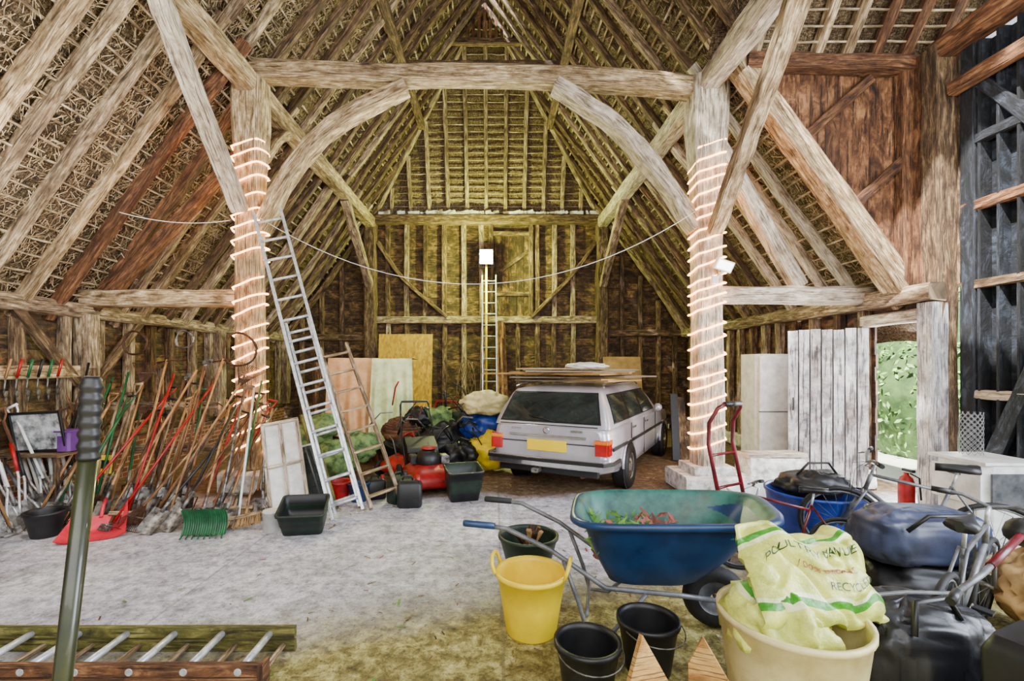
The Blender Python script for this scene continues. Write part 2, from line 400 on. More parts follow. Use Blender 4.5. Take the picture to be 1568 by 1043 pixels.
boards_y(b,XR+.12,2.3,2.7,DY0-.3,DY1,BRD2)
b.beam((XR,DY0-.3,2.62),(XR,YF,2.62),.22,.22,RAF,seg=22,jit=.012)
y=DY1+.1
while y<YF:
    b.beam((XR+.04,y,.1),(XR+.04,y+U(-.03,.03),2.55),.13,.12,random.choice([RAF,RAFD,BRD2]),up=(0,1,0)); y+=U(.42,.55)
b.beam((XR+.02,DY1,.15),(XR+.02,YF,.15),.2,.26,STONE,seg=12)
b.beam((XR+.05,DY0-.05,2.36),(XR+.05,DY1+.1,2.36),.16,.16,OAKW)
b.done(origin=False)
b=B("wall_porch")
b.beam((XR+.15,5.7,0),(XR+.15,5.7,5.55),.26,.26,RAFD,up=(0,1,0),jit=.012)
b.beam((XR+.05,5.68,0),(XR+.05,5.68,2.5),.2,.24,WHITEB,up=(0,1,0),jit=.008)
b.beam((XR+.15,5.75,5.5),(XR+.15,1.5,5.5),.26,.24,RED,seg=14,jit=.012)
b.beam((XR+.12,5.5,4.95),(XR+.12,1.5,4.95),.12,.16,RED,seg=12)
for i in range(16):
    y=5.5-i*.2
    b.beam((XR+.32,y,0),(XR+.32,y,5.4),.03,.21,DARKB,up=(1,0,0),jit=.003)
b.beam((XR+.36,5.6,2.7),(XR+.36,2.4,2.7),.02,5.4,DARKB,seg=2)
for z,m,h in ((3.55,RED,.12),(2.66,RAFD,.1),(1.42,OAKW,.1),(.25,DARKB,.2),(4.3,DARKB,.12)):
    b.beam((XR+.26,5.5,z),(XR+.26,2.4,z),.1,h,m,seg=10)
b.beam((XR+.24,5.35,.3),(XR+.24,4.4,2.6),.07,.16,DARKB); b.beam((XR+.24,5.35,5.0),(XR+.24,4.3,3.6),.07,.13,DARKB)
b.beam((XR+.26,5.42,0),(XR+.26,5.42,5.4),.12,.16,DARKB,up=(0,1,0))
b.beam((XR+.26,4.35,0),(XR+.26,4.35,5.4),.12,.16,DARKB,up=(0,1,0))
b.beam((XR+.3,5.75,2.7),(XR+.3,5.75,5.6),.1,.5,RAFD,up=(0,1,0))
b.beam((XR+.22,6.0,2.7),(XR+.22,6.0,5.6),.3,.5,RED,up=(0,1,0))
b.done(origin=False)
b=B("wall_cheek")
x=AR+.1
while x<XR+.1:
    z0=2.65+(XR-x)*SLL+.05
    if z0<5.45: b.beam((x,YC+.1+U(-.01,.01),z0+.02),(x+.02,YC+.1,5.55),.2,.03,RED,up=(0,1,0),jit=.003)
    x+=.19
b.beam((AR+.25,YC-.02,5.6),(XR+.3,YC-.02,5.55),.2,.2,RED,seg=8,jit=.012)
b.beam((AR+.2,YC-.03,5.45),(XR+.05,YC-.03,2.55),.12,.22,OAK,up=(0,1,0),seg=12,jit=.01)
b.beam((AR+.2,YC+.06,5.66),(XR+.1,YC+.06,2.74),.2,.28,OAK,up=(0,1,0),seg=12,jit=.01)
b.beam((3.95,YC,4.65),(4.8,YC,5.4),.08,.12,RED); b.beam((4.5,YC,3.7),(5.2,YC,4.35),.08,.12,RED)
b.beam((XR+.05,YC,2.6),(XR+.05,YC,5.5),.18,.18,RED,up=(0,1,0))
b.done(origin=False)
# ------------------------------------------------------------ roof thatch
def slopeL(y,t): return Vector((XL+t,y,ZP+t*SLL))
def slopeR(y,t): return Vector((XR-t,y,2.65+t*SLL))
TL=RX-XL; TR=XR-RX
b=B("ceiling")
def nzv(p,a=.06,f=1.7): return a*noise.noise(p*f)+a*.5*noise.noise(p*f*3.1)
def fL(u,v):
    y=YN+u*(YF+.3-YN); p=slopeL(y,-.5+v*(TL+.5)); return p+LN*(.17+nzv(p))
sc=9.5
b.grid(fL,120,60,THATCH,True,lambda u,v:(u*15.3,v*sc))
b.grid(lambda u,v: (lambda p:p+RN*(.17+nzv(p)))(slopeR(YC+.12+u*(YF+.2-YC),-.5+v*(XR-AR+.5))),70,26,THATCH,True,lambda u,v:(u*7.3,v*4.3))
b.grid(lambda u,v: (lambda p:p+RN*(.17+nzv(p)))(slopeR(YN+u*(YF+.3-YN),(XR-AR)+v*(AR-RX))),120,34,THATCH,True,lambda u,v:(u*15.3,v*5.4+3))
HY=lambda z: YF+.1-(z-5.8)*.5
b.grid(lambda u,v:(lambda z:Vector((RX+(u-.5)*2*((RZ-z)/SLL+.25),HY(z)+.14+nzv(Vector((u*6,0,z)),.04),z)))(5.8+v*4.5),30,24,THATCH,True,lambda u,v:(v*4+7,u*6))
b.grid(lambda u,v:(lambda p:p+Vector((0,.6,.75))*(.2+nzv(p)))(Vector((AR-.2+u*3.4,YC-.05-v*3.2,5.55+v*3.2*1.25))),26,24,THATCH,True,lambda u,v:(v*5,u*4))
b.done(origin=False)

b=B("ceiling_straw")
for side,cnt,y0,y1,t0,t1 in (('L',16000,2.2,9.0,0,3.6),('L',4500,5,13,2.2,5.2),('R',6000,YC+.3,12,.1,2.4),('R',4000,3,12,2.4,5.0)):
    nn=LN if side=='L' else RN; sl=slopeL if side=='L' else slopeR
    for i in range(cnt):
        y=U(y0,y1); t=U(t0,t1); p=sl(y,t)+nn*U(.07,.14)
        dt=(sl(y,t+1)-sl(y,t)).normalized()
        a=random.gauss(0,.5) if R()<.72 else U(0,3.14)
        d=(dt*math.cos(a)+Vector((0,1,0))*math.sin(a))*U(.05,.15)+nn*U(-.05,.03)
        w=Vector((0,1,0))*math.cos(a)*U(.002,.005)-dt*math.sin(a)*.003
        i0=[b.addv(q) for q in (p-w,p+w,p+d+w,p+d-w)]; uo=U(0,80)
        b.face(tuple(i0),((uo,0),(uo,.02),(uo+.2,.02),(uo+.2,0)),STRAW)
b.done(origin=False)

b=B("ceiling_battens")
def batten(fn,y0,y1,nn,r):
    y=y0
    while y<y1:
        L=U(1.2,2.6); e=min(y+L,y1); k=max(2,int((e-y)/.4)); dj=U(-.025,.025)
        b.sweep([fn(y+(e-y)*i/k)+nn*(.085+U(-.012,.012))+Vector((0,0,dj+U(-.012,.012))) for i in range(k+1)],r*U(.8,1.2),r*U(.5,.9),BAT,n=5)
        y=e+U(-.1,.06)
t=.12
while t<TL-.1:
    batten(lambda y:slopeL(y,t),YN,YF,LN,.019); t+=U(.095,.125)
t=.12
while t<TR-.1:
    batten(lambda y:slopeR(y,t),YC+.15 if t<XR-AR else YN,YF,RN,.019); t+=U(.095,.125)
z=5.95
while z<9.8:
    hw=(RZ-z)/SLL
    b.sweep([Vector((RX-hw+2*hw*i/8,HY(z)+.07,z+U(-.015,.015))) for i in range(9)],.018,.014,BAT,n=5); z+=.15
y=.1
while y<3:
    b.sweep([Vector((AR+.1+i*.38,YC-.05-y,5.55+y*1.25+.1+U(-.01,.01))) for i in range(9)],.018,.014,BAT,n=5); y+=.1
b.done(origin=False)

b=B("ceiling_rafters")
def rafter(p,q,w,h,mat,bow=.05):
    b.beam(p,q,w,h,mat,seg=12,jit=.012,up=(0,1,0),bow=bow)
y=YN; cnt=0
while y<YF+.1:
    m=random.choice([RAF,OAK,RAF,OAK] if y<6 else ([RED,RAFD,RAF] if y<8.5 else [RAF,RAFD,RAFD]))
    w=U(.12,.16)
    rafter(slopeL(y,-.1),slopeL(y+U(-.06,.06),AL-XL+.15)+LN*.02,w,w,m,.08)
    m=random.choice([RAF,RAFD,RAFD])
    rafter(slopeL(y+.02,AL-XL-.1)+LN*.02,slopeL(y+U(-.04,.04),TL),w*.85,w*.85,m)
    w=U(.11,.15)
    if y>YC+.1: rafter(slopeR(y,-.1),slopeR(y+U(-.05,.05),XR-AR+.15)+RN*.02,w,w,random.choice([RAF,OAKW,OAK] if y<8.5 else [RAFD,RAF]))
    rafter(slopeR(y,XR-AR-.1)+RN*.02,slopeR(y+U(-.04,.04),TR),w*.85,w*.85,random.choice([RAF,RAFD,RAFD]))
    y+=U(.42,.54)
for i in range(-5,6):
    x=RX+i*.52; zt=min(9.8,RZ-abs(i*.52)*SLL)
    if zt>6.1: b.beam((x,HY(5.85),5.85),(x*.98,HY(zt),zt),.11,.1,RAF,seg=8,up=(1,0,0))
for sx in (-1,1):
    b.beam((RX+sx*3.1,HY(5.85)-.03,5.85),(RX+sx*.4,HY(9.6)-.03,9.6),.12,.14,RAF,seg=10)
for i in range(-3,4): b.beam((RX+i*.13,10.9,9.2),(RX+i*.13,10.9,RZ-abs(i)*.13*SLL),.07,.02,RED,up=(0,1,0))
b.beam((RX-.9,10.85,9.15),(RX+.9,10.85,9.15),.12,.14,RAFD)
x=AR+.35
while x<XR+1.2:
    b.beam((x,YC-.02,5.65),(x,YC-3.0,5.65+3.0*1.25),.12,.12,random.choice([RED,RED,OAK]),seg=8,jit=.01,up=(1,0,0),bow=.03); x+=U(.36,.46)
b.done(origin=False)

# ------------------------------------------------------------ frame
b=B("timber_frame")
Y0=6.64
def post(x,w,m,topw):
    b.sweep([(x,Y0,.3),(x+.01,Y0,1.2),(x,Y0,2.4),(x-.01,Y0,3.4),(x,Y0,4.4),(x,Y0,5.1),(x,Y0,5.72)],[w,w*.98,w*.96,w*.96,w,topw,topw*1.05],[w,w,w*.97,w*.97,w,topw,topw],m,jit=.014,up=(0,1,0))
post(-3.42,.33,OAK,.42); post(2.97,.37,OAKW,.48)
b.sweep([(-3.62,Y0,5.86),(-2.6,Y0,5.84),(-1.5,Y0,5.80),(-.6,Y0,5.78),(.3,Y0,5.78),(1.2,Y0,5.76),(2.2,Y0,5.68),(3.1,Y0,5.58)],[.28]*8,[.25,.26,.27,.22,.24,.27,.25,.28],OAK,jit=.02)
arc(b,[(-1.25,Y0,5.64),(-2.27,Y0,5.08),(-2.85,Y0,4.44),(-3.28,Y0,3.65)],.2,.27,OAK,.016)
arc(b,[(.85,Y0,5.66),(1.7,Y0,5.08),(2.3,Y0,4.4),(2.82,Y0,3.65)],.2,.29,OAKW,.016)
b.beam((AL,YN,5.62),(AL,YF,5.62),.28,.28,OAK,seg=40,jit=.012); b.beam((AR,YN,5.62),(AR,YF,5.62),.28,.28,OAKW,seg=40,jit=.012)
arc(b,[(-3.45,6.42,3.85),(-3.45,5.75,4.55),(-3.42,5.2,5.05),(-3.4,4.75,5.55)],.14,.22,OAKW,.01,up=(1,0,0))
arc(b,[(2.98,6.4,3.55),(2.95,5.6,4.3),(2.95,5.0,4.9),(2.95,4.5,5.5)],.14,.2,OAK,.01,up=(1,0,0))
arc(b,[(AL,12.8,3.9),(AL,11.8,4.7),(AL,10.7,5.5)],.14,.2,RAF,.01,up=(1,0,0))
arc(b,[(AR,12.8,3.9),(AR,11.8,4.7),(AR,10.7,5.5)],.14,.2,RAF,.01,up=(1,0,0))
arc(b,[(AL,6.85,4.7),(AL,7.3,5.2),(AL,7.7,5.5)],.14,.2,OAK,.01,up=(1,0,0))
b.beam((XL,Y0,2.68),(AL,Y0,2.68),.2,.24,OAK,jit=.012); b.beam((AR,Y0,2.72),(XR+.1,Y0,2.72),.22,.24,OAKW,jit=.012)
b.beam((XL+.3,Y0+.1,2.75),(AL-.1,Y0+.1,4.9),.14,.18,RED,up=(0,1,0),jit=.012)
b.beam((AR+.15,Y0,4.9),(XR-.9,Y0+.05,2.85),.2,.2,OAKW,up=(0,1,0),jit=.012)
for sx in (-1,1): b.beam((RX+sx*1.62,YN,7.78),(RX+sx*1.62,12,7.78),.16,.16,RAFD,seg=20,jit=.012)
b.beam((RX-1.65,9.7,7.85),(RX+1.65,9.7,7.85),.14,.22,RAFD,jit=.012)
b.beam((RX-1.65,4.2,7.85),(RX+1.65,4.2,7.85),.14,.2,RAFD,jit=.012)
b.done(origin=False)

b=B("stone_plinth")
b.box((2.98,Y0,.12),(.9,.8,.24),STONE); b.box((2.96,Y0,.29),(.55,.55,.12),STONE)
b.sweep([(3.5,Y0+.05,.22),(4.3,Y0+.1,.22)],.4,.44,STONE,jit=.02); b.sweep([(3.5,Y0+.05,.47),(4.35,Y0+.1,.47)],.3,.06,OAKW,jit=.01)
b.done(drop=True)
b=B("stone_plinth"); b.box((-3.42,Y0,.15),(.6,.6,.3),STONE); b.done(drop=True)

def rope(x,w,z0,z1,turns,seed):
    random.seed(seed); b=B("rope_light"); pts=[]; N=int(turns*24)
    ph=[U(-.05,.05) for _ in range(int(turns)+2)]
    for i in range(N+1):
        a=2*math.pi*i/24; t=i/N
        c,s_=math.cos(a),math.sin(a); k=max(abs(c),abs(s_))
        rr=(w/2+.012)/k; rr=min(rr,(w/2+.012)*1.3)
        f=(i%24)/24; k0=int(i/24); z=z0+(z1-z0)*t+(ph[k0]*(1-f)+ph[k0+1]*f)*1.1+.05*math.sin(a+1.5)
        pts.append((x+rr*c,Y0+rr*s_,z))
    b.tube(pts,.012,ROPEM,6); return b.done()
rope(-3.42,.335,.5,2.9,12,3); rope(-3.42,.36,3.2,4.85,9,4)
rope(2.97,.375,.5,2.3,9,5); rope(2.97,.375,2.4,4.8,15,6)
random.seed(11)
b=B("string_light_cable")
def cat(a,c,sag,n=24): 
    a=Vector(a);c=Vector(c); return [a.lerp(c,i/n)-Vector((0,0,4*sag*(i/n)*(1-i/n))) for i in range(n+1)]
b.tube(cat((-3.2,6.45,3.75),(2.75,6.45,3.85),.95),.005,WHT,5)
b.tube(cat((-4.6,5.8,3.62),(-3.6,6.45,3.72),.08),.005,WHT,5)
b.done()

# ------------------------------------------------------------ lamps
b=B("flood_light")
LX,LY,LZ=-.22,12.3,4.55
b.box((LX,LY,LZ),(.36,.08,.38),GREY); b.box((LX,LY-.05,LZ),(.32,.01,.34),LAMPM)
b.tube([(LX,LY+.1,0),(LX,LY+.1,LZ-.1)],.03,YEL,8); b.tube([(LX-.2,LY+.06,LZ-.12),(LX-.2,LY+.1,LZ-.24),(LX+.2,LY+.1,LZ-.24),(LX+.2,LY+.06,LZ-.12)],.012,GREY,6)
for a in (0,2.1,4.2): b.tube([(LX,LY+.1,.6),(LX+.4*math.cos(a+.5),LY+.1+.4*math.sin(a+.5),.02)],.018,YEL,6)
b.done(drop=True)
b=B("security_flood_light")
b.M=Matrix.Translation((3.06,6.33,3.08))@Matrix.Rotation(.35,4,'X')@Matrix.Rotation(.3,4,'Y')
b.box((0,0,0),(.24,.07,.15),WHT); b.box((0,-.04,0),(.2,.01,.11),emis("led_face",(.9,.95,1,1),6)); b.M=Matrix.Identity(4)
b.tube([(3.06,6.36,3.0),(3.02,6.44,2.95)],.02,WHT,6); b.box((2.98,6.43,2.9),(.09,.08,.1),WHT)
b.done()

b=B("door_1")
hx,hy=XR-.02,6.55; ang=math.atan2(.42,-.86)
b.M=Matrix.Translation((hx,hy,.04))@Matrix.Rotation(ang,4,'Z')
for i in range(7): b.beam((.07+i*.138,U(-.006,.006),0),(.07+i*.138,0,2.22+U(-.02,.02)),.124,.025,WHITEB,up=(0,1,0),jit=.002)
for z in (.35,1.1,1.9): b.box((.48,-.03,z),(.94,.025,.13),WHITEB)
b.box((.48,-.016,1.1),(.9,.006,2.15),BLK)
b.tube([(.9,.03,1.05),(.9,.06,1.08),(.9,.06,1.2),(.9,.03,1.23)],.01,BLK,6)
b.done()

b=B("hedge")
for (x,y,z,r) in ((9,9.5,1.0,1.5),(10.5,11,1.6,2.2),(9.5,12.5,1.5,1.8),(11,14,2,2.4)):
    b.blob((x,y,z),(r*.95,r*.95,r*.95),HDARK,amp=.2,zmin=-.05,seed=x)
    for i in range(2600):
        d=Vector((random.gauss(0,1),random.gauss(0,1)-.4,random.gauss(0,1))).normalized(); p=Vector((x,y,z))+d*r*(U(.88,1.08)+.15*noise.noise(d*4))
        if p.z<0: continue
        q=Vector((U(-1,1),U(-1,1),U(-1,1))).normalized()*U(.04,.08); e=d.cross(q).normalized()*U(.02,.04)
        b.poly([p-q,p+e,p+q,p-e],random.choice([HLEAF,LEAF,HLEAF]))
b.done()

# ------------------------------------------------------------ car
def rrect(x0,x1,y0,y1,r,z,n=6):
    out=[]
    for cx,cy,a0 in ((x1-r,y1-r,0),(x0+r,y1-r,90),(x0+r,y0+r,180),(x1-r,y0+r,270)):
        for k in range(n+1):
            a=math.radians(a0+90*k/n); out.append(Vector((cx+r*math.cos(a),cy+r*math.sin(a),z)))
    return out
CA=-math.radians(29)
b=B("estate_car"); b.M=place(.70,6.36,0,CA)
def sec(y,w,zb,zt):
    h=[(0,zb),(w*.8,zb),(w*.96,zb+.05),(w,zb+.18),(w*1.005,(zb+zt)/2),(w*.985,zt-.1),(w*.96,zt-.03),(w*.88,zt),(0,zt+.015)]
    return [Vector((x,y,z)) for x,z in h]+[Vector((-x,y,z)) for x,z in h[-2:0:-1]]
st=[(0,.74,.44,.90),(.03,.80,.38,.93),(.12,.835,.32,.94),(.5,.855,.26,.945),(1.5,.865,.24,.945),(2.8,.865,.24,.945),(3.25,.86,.24,.94),(4.0,.85,.26,.89),(4.4,.83,.3,.85),(4.55,.78,.34,.81),(4.6,.72,.42,.75)]
b.loft([sec(*q) for q in st],SILV,cap0=True,cap1=True)
gl=[(.92,.02,3.3,.83),(1.0,.06,3.2,.815),(1.18,.17,2.95,.755),(1.34,.27,2.68,.685),(1.40,.33,2.58,.64),(1.435,.45,2.4,.54),(1.445,.7,2.1,.35)]
b.loft([rrect(-w,w,y0,y1,.1,z) for z,y0,y1,w in gl],SILV,cap1=True)
def yw(z):
    for i in range(len(gl)-1):
        if gl[i][0]<=z<=gl[i+1][0]:
            t=(z-gl[i][0])/(gl[i+1][0]-gl[i][0]); return tuple(gl[i][k]+(gl[i+1][k]-gl[i][k])*t for k in (1,2,3))
def pane(kind,z0,z1,a0,a1,b0,b1,mat,off):
    def fn(u,v):
        z=z0+(z1-z0)*v; y0,y1,w=yw(z); lo=a0+(b0-a0)*v; hi=a1+(b1-a1)*v; q=lo+(hi-lo)*u
        if kind=='rear': return (q,y0-off,z)
        if kind=='front': return (q,y1+off,z)
        return ((w+off)*(1 if kind=='R' else -1),q,z)
    b.grid(fn,6,6,mat)
pane('rear',.97,1.375,-.73,.73,-.62,.62,BLK,.004); pane('rear',.99,1.355,-.70,.70,-.595,.595,GLASS,.009)
pane('front',.98,1.36,-.7,.7,-.58,.58,GLASS,.008)
for s_ in ('R','L'):
    pane(s_,.965,1.35,.3,2.98,.42,2.62,BLK,.004)
    pane(s_,.985,1.33,.33,1.08,.44,1.08,GLASS,.009); pane(s_,.985,1.33,1.16,1.95,1.16,1.93,GLASS,.009); pane(s_,.985,1.33,2.03,2.88,2.01,2.6,GLASS,.009)
    sx=1 if s_=='R' else -1
    b.tube([(sx*.66,.4,1.44),(sx*.62,.5,1.475),(sx*.62,2.3,1.475),(sx*.66,2.4,1.43)],.014,CHROME,6)
    b.sweep([(sx*.872,.1,.66),(sx*.885,1.5,.66),(sx*.88,3.4,.66),(sx*.86,4.4,.64)],.02,.04,BLK)
    for yy in (1.12,1.99,2.95): b.box((sx*.866,yy,.62),(.012,.012,.58),BLK)
    for yy in (1.25,2.12): b.box((sx*.88,yy,.84),(.02,.16,.03),CHROME)
    b.blob((sx*.93,2.85,1.0),(.07,.06,.07),SILV,amp=0,n=12)
    for yw_ in (.95,3.72):
        arcp=[Vector((sx*.872,yw_+.36*math.cos(a),.33+.36*math.sin(a))) for a in [math.pi*k/14 for k in range(15)]]
        b.tube(arcp,.018,SILV,6)
        c=(sx*.79,yw_,.315); ax=(sx,0,0)
        b.lathe([(.0,.082),(.355,.086)],c,BLKM,24,axis=ax)
        b.lathe([(.18,-.1),(.29,-.1),(.315,-.07),(.315,.09),(.29,.12),(.2,.125),(.19,.11)],c,BLKM,28,axis=ax)
        b.lathe([(.2,.115),(.17,.095),(.13,.1),(.1,.12),(.0,.13)],c,CHROME,28,axis=ax)
    b.box((sx*.75,-.005,.69),(.16,.07,.2),TLR); b.box((sx*.75,-.015,.76),(.17,.06,.05),TLO); b.box((sx*.835,.06,.69),(.03,.14,.2),TLR); b.box((sx*.838,.06,.76),(.03,.15,.05),TLO)
    b.box((sx*.65,4.58,.66),(.22,.06,.16),GLASS)
b.box((0,-.012,.71),(1.32,.012,.012),BLK); b.box((0,-.02,.80),(1.1,.025,.03),CHROME); b.box((0,-.015,.67),(.56,.02,.15),PLATE)
b.box((0,-.015,.945),(1.4,.012,.012),BLK)
b.lathe([(.045,0),(.045,.012),(.03,.012)],(0,-.02,.875),CHROME,16,axis=(0,-1,0))
b.box((.42,-.015,.88),(.16,.01,.025),CHROME); b.box((-.45,-.015,.88),(.14,.01,.025),CHROME)
b.sweep([(-.87,.32,.47),(-.86,.02,.47),(-.8,-.1,.47),(0,-.13,.47),(.8,-.1,.47),(.86,.02,.47),(.87,.32,.47)],.09,.12,CHROME)
b.sweep([(-.88,.32,.50),(-.87,.02,.50),(-.81,-.12,.50),(0,-.15,.50),(.81,-.12,.50),(.87,.02,.50),(.88,.32,.50)],.08,.045,BLK)
b.box((0,.02,.36),(1.4,.1,.12),BLK); b.tube([(.5,-.02,.3),(.5,.5,.3)],.025,RUST,8); b.box((-.1,-.1,.36),(.1,.16,.06),STEEL)
b.tube([(.1,.03,.99),(-.3,.06,1.06)],.006,BLK,5)
b.box((0,4.63,.66),(.9,.04,.2),CHROME); b.box((0,4.66,.45),(1.66,.12,.1),CHROME)
b.done()
b=B("board_stack"); b.M=place(.70,6.36,0,CA)
z=1.50
for i in range(11):
    L=U(1.0,1.8); b.box((U(-.25,.25),.95+U(-.3,.4),z+.011),(L,U(.3,.8),.018),random.choice([WHT,CARD,PINE,OAKW,WHT]),rot=U(-.5,.5)); z+=.018
b.blob((.25,.9,z+.03),(.3,.28,.06),WHT,amp=.3,seed=2,zmin=z)
b.box((-.75,.45,z-.08),(.9,.18,.02),PINE,rot=.3)
b.done()

# ------------------------------------------------------------ wheelbarrow
b=B("wheelbarrow")
b.M=place(1.12,3.25,0,math.radians(-13))
def oval(x0,x1,w,z,dz,n=48,p=4.2):
    out=[]
    for k in range(n):
        a=2*math.pi*k/n; c,s_=math.cos(a),math.sin(a)
        x=math.copysign(abs(c)**(2/p),c); y=math.copysign(abs(s_)**(2/p),s_)
        X=(x0+x1)/2+(x1-x0)/2*x; Y=w/2*y*(1-.06*x); out.append(Vector((X,Y,z+dz*(x+1)/2)))
    return out
rings=[oval(-.3,.2,.44,.31,.03),oval(-.34,.24,.48,.32,.04),oval(-.42,.42,.6,.47,.05),oval(-.5,.60,.74,.68,.07),oval(-.52,.63,.76,.70,.08),
 oval(-.57,.70,.83,.70,.08),oval(-.59,.72,.86,.715,.08),oval(-.585,.715,.85,.745,.08),oval(-.55,.68,.81,.75,.08),oval(-.52,.64,.76,.73,.08),oval(-.48,.58,.71,.64,.07),oval(-.4,.40,.58,.48,.05),oval(-.32,.23,.46,.345,.04),oval(-.1,.1,.2,.34,0)]
b.loft(rings,BLUE,mats=[BLUE]*8+[TEAL]*6,cap0=True)
b.poly([tuple(p) for p in oval(-.1,.1,.2,.34,0)],TEAL)
for sy in (-1,1):
    b.tube([(-1.22,sy*.3,.66),(-1.0,sy*.3,.645),(-.7,sy*.29,.52),(-.35,sy*.27,.3),(.1,sy*.2,.27),(.36,sy*.09,.21)],.017,GREY,8)
    b.tube([(-1.3,sy*.3,.66),(-1.28,sy*.3,.66),(-1.08,sy*.3,.655)],[.021,.024,.022],BLUE if sy<0 else BLKM,10)
    b.tube([(-.62,sy*.29,.46),(-.52,sy*.3,.2),(-.47,sy*.3,.02),(-.33,sy*.3,.015),(-.2,sy*.28,.15),(-.1,sy*.26,.28)],.015,GREY,8)
b.tube([(-.47,-.3,.12),(-.47,.3,.12)],.012,GREY,6); b.tube([(.36,-.11,.2),(.36,.11,.2)],.014,STEEL,8)
c=(.36,0,.2)
b.lathe([(.11,-.045),(.15,-.055),(.19,-.045),(.205,0),(.19,.045),(.15,.055),(.11,.045)],c,BLKM,28,axis=(0,1,0))
b.lathe([(.112,-.04),(.09,-.02),(.03,-.03),(.03,.03),(.09,.02),(.112,.04)],c,GREY,20,axis=(0,1,0))
for i in range(220):
    x=U(-.46,-.05)if i<140 else U(-.12,.15); y=U(-.25,.25); z=.5+U(0,.17); p=Vector((x,y,z)); q=Vector((U(-1,1),U(-1,1),U(-.3,1))).normalized()*U(.03,.09); e=q.orthogonal().normalized()*.015
    b.poly([p-q,p+e,p+q,p-e],LEAF if i<130 else LEAF2)
b.blob((-.15,0,.44),(.27,.22,.1),LEAF2,amp=.4)
b.done(drop=True)

# ------------------------------------------------------------ buckets
def bucket(name,x,y,r0,r1,h,mat,inn=None,handles=False,bail=False,rim=.012):
    b=B(name); inn=inn or mat; b.M=place(x,y,0,U(0,.3))
    b.lathe([(r0*.96,0),(r0,.012),(r0+(r1-r0)*.5,h*.5),(r1,h-.03),(r1+rim,h-.025),(r1+rim,h),(r1-.008,h),(r1-.01,h-.03),(r0+(r1-r0)*.5-.008,h*.5),(r0-.01,.02),(.0,.02)],(0,0,0),mat,36,mats=[mat]*6+[inn]*4,cap0=True)
    if handles:
        for a in (math.radians(150),math.radians(-30)):
            d=Vector((math.cos(a),math.sin(a),0)); t=Vector((-d.y,d.x,0)); c=d*(r1+.0)
            b.tube([c+t*.09+Vector((0,0,h-.01)),c+t*.085+d*.02+Vector((0,0,h+.05)),c+t*.04+d*.03+Vector((0,0,h+.085)),c-t*.04+d*.03+Vector((0,0,h+.085)),c-t*.085+d*.02+Vector((0,0,h+.05)),c-t*.09+Vector((0,0,h-.01))],.013,mat,8)
    if bail:
        b.tube([Vector((r1*math.cos(a)*1.02,-.05-.03*math.sin(a)+ -r1*.9*math.sin(a),h-.03-.02*math.sin(a))) for a in [math.pi*k/14 for k in range(15)]],.004,STEEL,5)
    return b.done()
bucket("yellow_trug",.24,3.12,.165,.225,.40,YEL,handles=True)
bucket("black_bucket",.49,2.5,.125,.165,.3,BLK,bail=True)
bucket("black_bucket",.88,2.72,.125,.165,.3,BLK,bail=True)
bucket("plant_tub",.28,3.95,.16,.24,.34,DGRN)
b=B("garden_debris"); b.M=place(.28,3.95)
for i in range(7): b.beam((U(-.1,.1),U(-.1,.1),.05+.02*i),(U(-.14,.14),U(-.14,.14),.36+U(0,.05)),.04,.03,random.choice([RED,CARD,RUST]))
b.done()
bucket("cream_barrel",1.44,2.3,.26,.32,.55,CREAM)
bucket("black_bucket",2.0,4.3,.13,.18,.32,DGRN)

b=B("manure_sack")
Mb=Matrix.Translation((1.58,2.34,.72))@Matrix.Rotation(.1,4,'Z')@Matrix.Rotation(.85,4,'X')@Matrix.Rotation(.12,4,'Y')
def sack(u,v,side=1,off=0):
    x=(u-.5)*.78*(1-.1*v); y=(v-.5)*.46+.03*math.sin(u*9)*(1 if v>.5 else .6)
    e=(1-abs(2*u-1)**4)*(1-abs(2*v-1)**3)
    th=.085*max(e,0)**.6
    w=.06*noise.noise(Vector((u*2.6,v*2.2,1)))+.012*noise.noise(Vector((u*9,v*7,4)))
    q=noise.noise(Vector((u*3.5+v*2,v*2.5-u,8))); w-=.035*(1-min(1,abs(q)*7))**2
    droop=-.5*max(0,u-.8)**1.3
    return Mb@Vector((x,y+.05*noise.noise(Vector((u*5,v*2,7))),side*th+w+droop+off))
b.grid(lambda u,v:sack(u,v,1),80,56,BAGM,True); b.grid(lambda u,v:sack(1-u,v,-1),50,36,BAGM,True)
def textmap(b,txt,u0,v0,size,mat,fn,arcy=0):
    cu=bpy.data.curves.new("t",'FONT'); cu.body=txt; cu.size=1; ob=bpy.data.objects.new("t",cu); bpy.context.collection.objects.link(ob)
    bpy.context.view_layer.update(); me=bpy.data.meshes.new_from_object(ob.evaluated_get(bpy.context.evaluated_depsgraph_get()))
    base=len(b.v)
    for vv in me.vertices:
        u=u0+vv.co.x*size/.74
        b.v.append(tuple(fn(u,v0+vv.co.y*size/.48+arcy*(1-((u-.48)/.35)**2))))
    for p in me.polygons:
        b.face(tuple(base+i for i in p.vertices),tuple((0,0) for _ in p.vertices),mat)
    bpy.data.objects.remove(ob)
textmap(b,"POULTRY MANURE",.10,.6,.059,GTXT,lambda u,v:sack(u,v,1,.01),.05)
textmap(b,"100% ORGANIC",.3,.46,.042,GTXT2,lambda u,v:sack(u,v,1,.01))
textmap(b,"RECYCLED",.46,.31,.052,GTXT,lambda u,v:sack(u,v,1,.01))
b.done()
b=B("plastic_sack"); b.blob((1.36,2.3,.46),(.23,.23,.24),BAGM,amp=.3,fr=2.6,seed=5,zmin=.06,n=56,cr=.12); b.done()
b=B("pointed_board")
